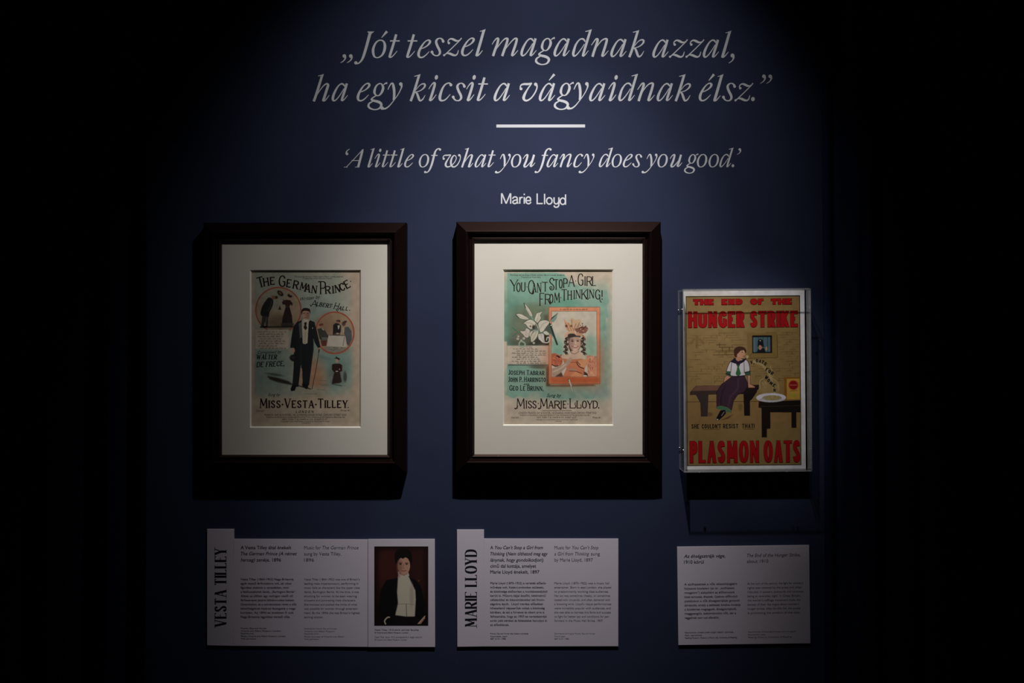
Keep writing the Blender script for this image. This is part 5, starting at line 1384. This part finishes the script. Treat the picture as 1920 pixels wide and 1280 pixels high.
words(p, 'heading', [('Music for', 1039.6, 1029.2, 1069.8), ('You Can’t Stop', 1073, 1029.2, 1121.9, IT), ('a Girl from Thinking', 1039.6, 1040.8, 1104.6, IT), ('sung', 1108, 1040.8, 1124.7), ('by Marie Lloyd, 1897', 1039.6, 1052.3, 1111.5)], M_INK2, 6.2)
hu = ['Marie Lloyd (1870-1922) a varieték előadó-', 'művésze volt. Kelet-Londonban született,', 'és közönsége elsősorban a munkásosztályból', 'került ki. Műsora bájjal átszőtt, kétértelmű', 'célzásokkal és kikacsintásokkal teli finom-', 'ságokra épült.  Lloyd merész előadásai', 'hihetetlenül népszerűek voltak a közönség', 'körében, és ezt a hírnevet és sikert arra is', 'felhasználta, hogy az 1907-es varietésztrájk', 'során jobb béreket és feltételeket harcoljon ki', 'az előadóknak.']
words(p, 'paragraph', para(hu, 919.4, 1094.8, 7.8, [1024.6, 1019.6, 1026, 1023, 1021.6, 1018, 1021.2, 1020.4, 1025.4, 1025.4, 954.6]), M_INK, 4.0, .012)
en = ['Marie Lloyd (1870-1922) was a music hall', 'entertainer. Born in east London, she played', 'to predominantly working class audiences.', 'Her act was sometimes cheeky, or sometimes', 'loaded with innuendo, and often delivered with', 'a knowing wink. Lloyd’s risqué performances', 'were incredibly popular with audiences, and', 'she was able to harness this fame and success', 'to fight for better pay and conditions for per-', 'formers in the Music Hall Strike, 1907.']
words(p, 'paragraph', para(en, 1039.4, 1094.9, 7.8, [1142.4, 1146, 1141, 1144, 1144, 1146, 1145, 1145.4, 1143, 1131]), M_INK2, 4.0)
words(p, 'credit_lines', [('Francis, Day and Hunter által kiadott nyomtatás', 919.4, 1188.6, 990.6), ('Nyomtatás, papír', 919.4, 1193.8, 951.5), ('S&T 2131-1986', 919.4, 1198.4, 948.4)], M_INK, 2.6, .006)
words(p, 'credit_lines', [('Commercial printing by Francis, Day and Hunter', 1039.6, 1188.6, 1116), ('Print on paper', 1039.6, 1193.8, 1060), ('S&T 2131-1986', 1039.6, 1198.4, 1067)], M_INK3, 2.6)

# panel 3, slightly tilted
TL3 = -math.radians(0.75)
p = thing('text_panel', 'pale rectangular information panel without tab, under the acrylic poster case', 'information panel', 1394.6, 1115.3, 0, TL3)
board('board', [(1270.9, 1023.4), (1518.3, 1023.4), (1518.3, 1207.1), (1270.9, 1207.1)], .4, DB, p)
words(p, 'heading', [('Az éhségsztrájk vége,', 1283.4, 1044, 1360.6, IT), ('1910 körül', 1283.4, 1055, 1320.4)], M_INK, 6.2, .012)
words(p, 'heading', [('The End of the Hunger Strike,', 1401.4, 1044, 1501.6, IT), ('about 1910', 1401.4, 1055, 1441.2)], M_INK2, 6.2)
hu = ['A szüfrazsettek a nők választójogáért', 'folytatott küzdelem (az ún. „szüfrazsett', 'mozgalom”) alakjaiként az előharcosok', 'közé tartoztak, éheztek. Gyakran előfordult', 'plakátokon a nők éhségsztrájkját gúnyoló', 'ábrázolás, amely a zabkását kínálva mutatja', 'a küzdelmet megtagadó, éhségsztrájkoló,', 'meggyengült, bebörtönzött nőt, aki a', 'reggelinek nem tud ellenállni.']
words(p, 'paragraph', para(hu, 1283.4, 1095.6, 7.84, [1382.2, 1377.4, 1377.6, 1382.6, 1386.6, 1388, 1381, 1379.6, 1348]), M_INK, 4.0, .012)
en = ['At the turn of the century, the fight for women’s', 'rights was covered by the press and often', 'ridiculed, in posters, postcards and cartoons', 'being an everyday sight. In Great Britain,', 'the women’s suffrage movement made the', 'society of their day argue about women’s', 'hunger strikes, often forcibly fed, the poster', 'is promoting the product of the oats.']
words(p, 'paragraph', para(en, 1401.4, 1095.8, 7.84, [1506, 1503, 1506, 1501.4, 1500.4, 1498, 1501, 1500]), M_INK2, 4.0)
words(p, 'credit_lines', [('Reprodukció, eredeti plakát alapján készült nyomtatás', 1283.4, 1185.2, 1374), ('Papír, reprodukció', 1283.4, 1190.5, 1315), ('Reading Museum, Museum of Rural Life, University of Reading', 1283.4, 1195.4, 1380.4)], M_INK, 2.6, .006)
words(p, 'credit_lines', [('Reproduction of the original poster, print on paper', 1401.6, 1185.4, 1491), ('Reproduction, paper', 1401.6, 1190.6, 1434.6), ('Reading Museum, University of Reading', 1401.6, 1195.6, 1483)], M_INK3, 2.6)

bpy.data.objects.remove(TXT_OB)
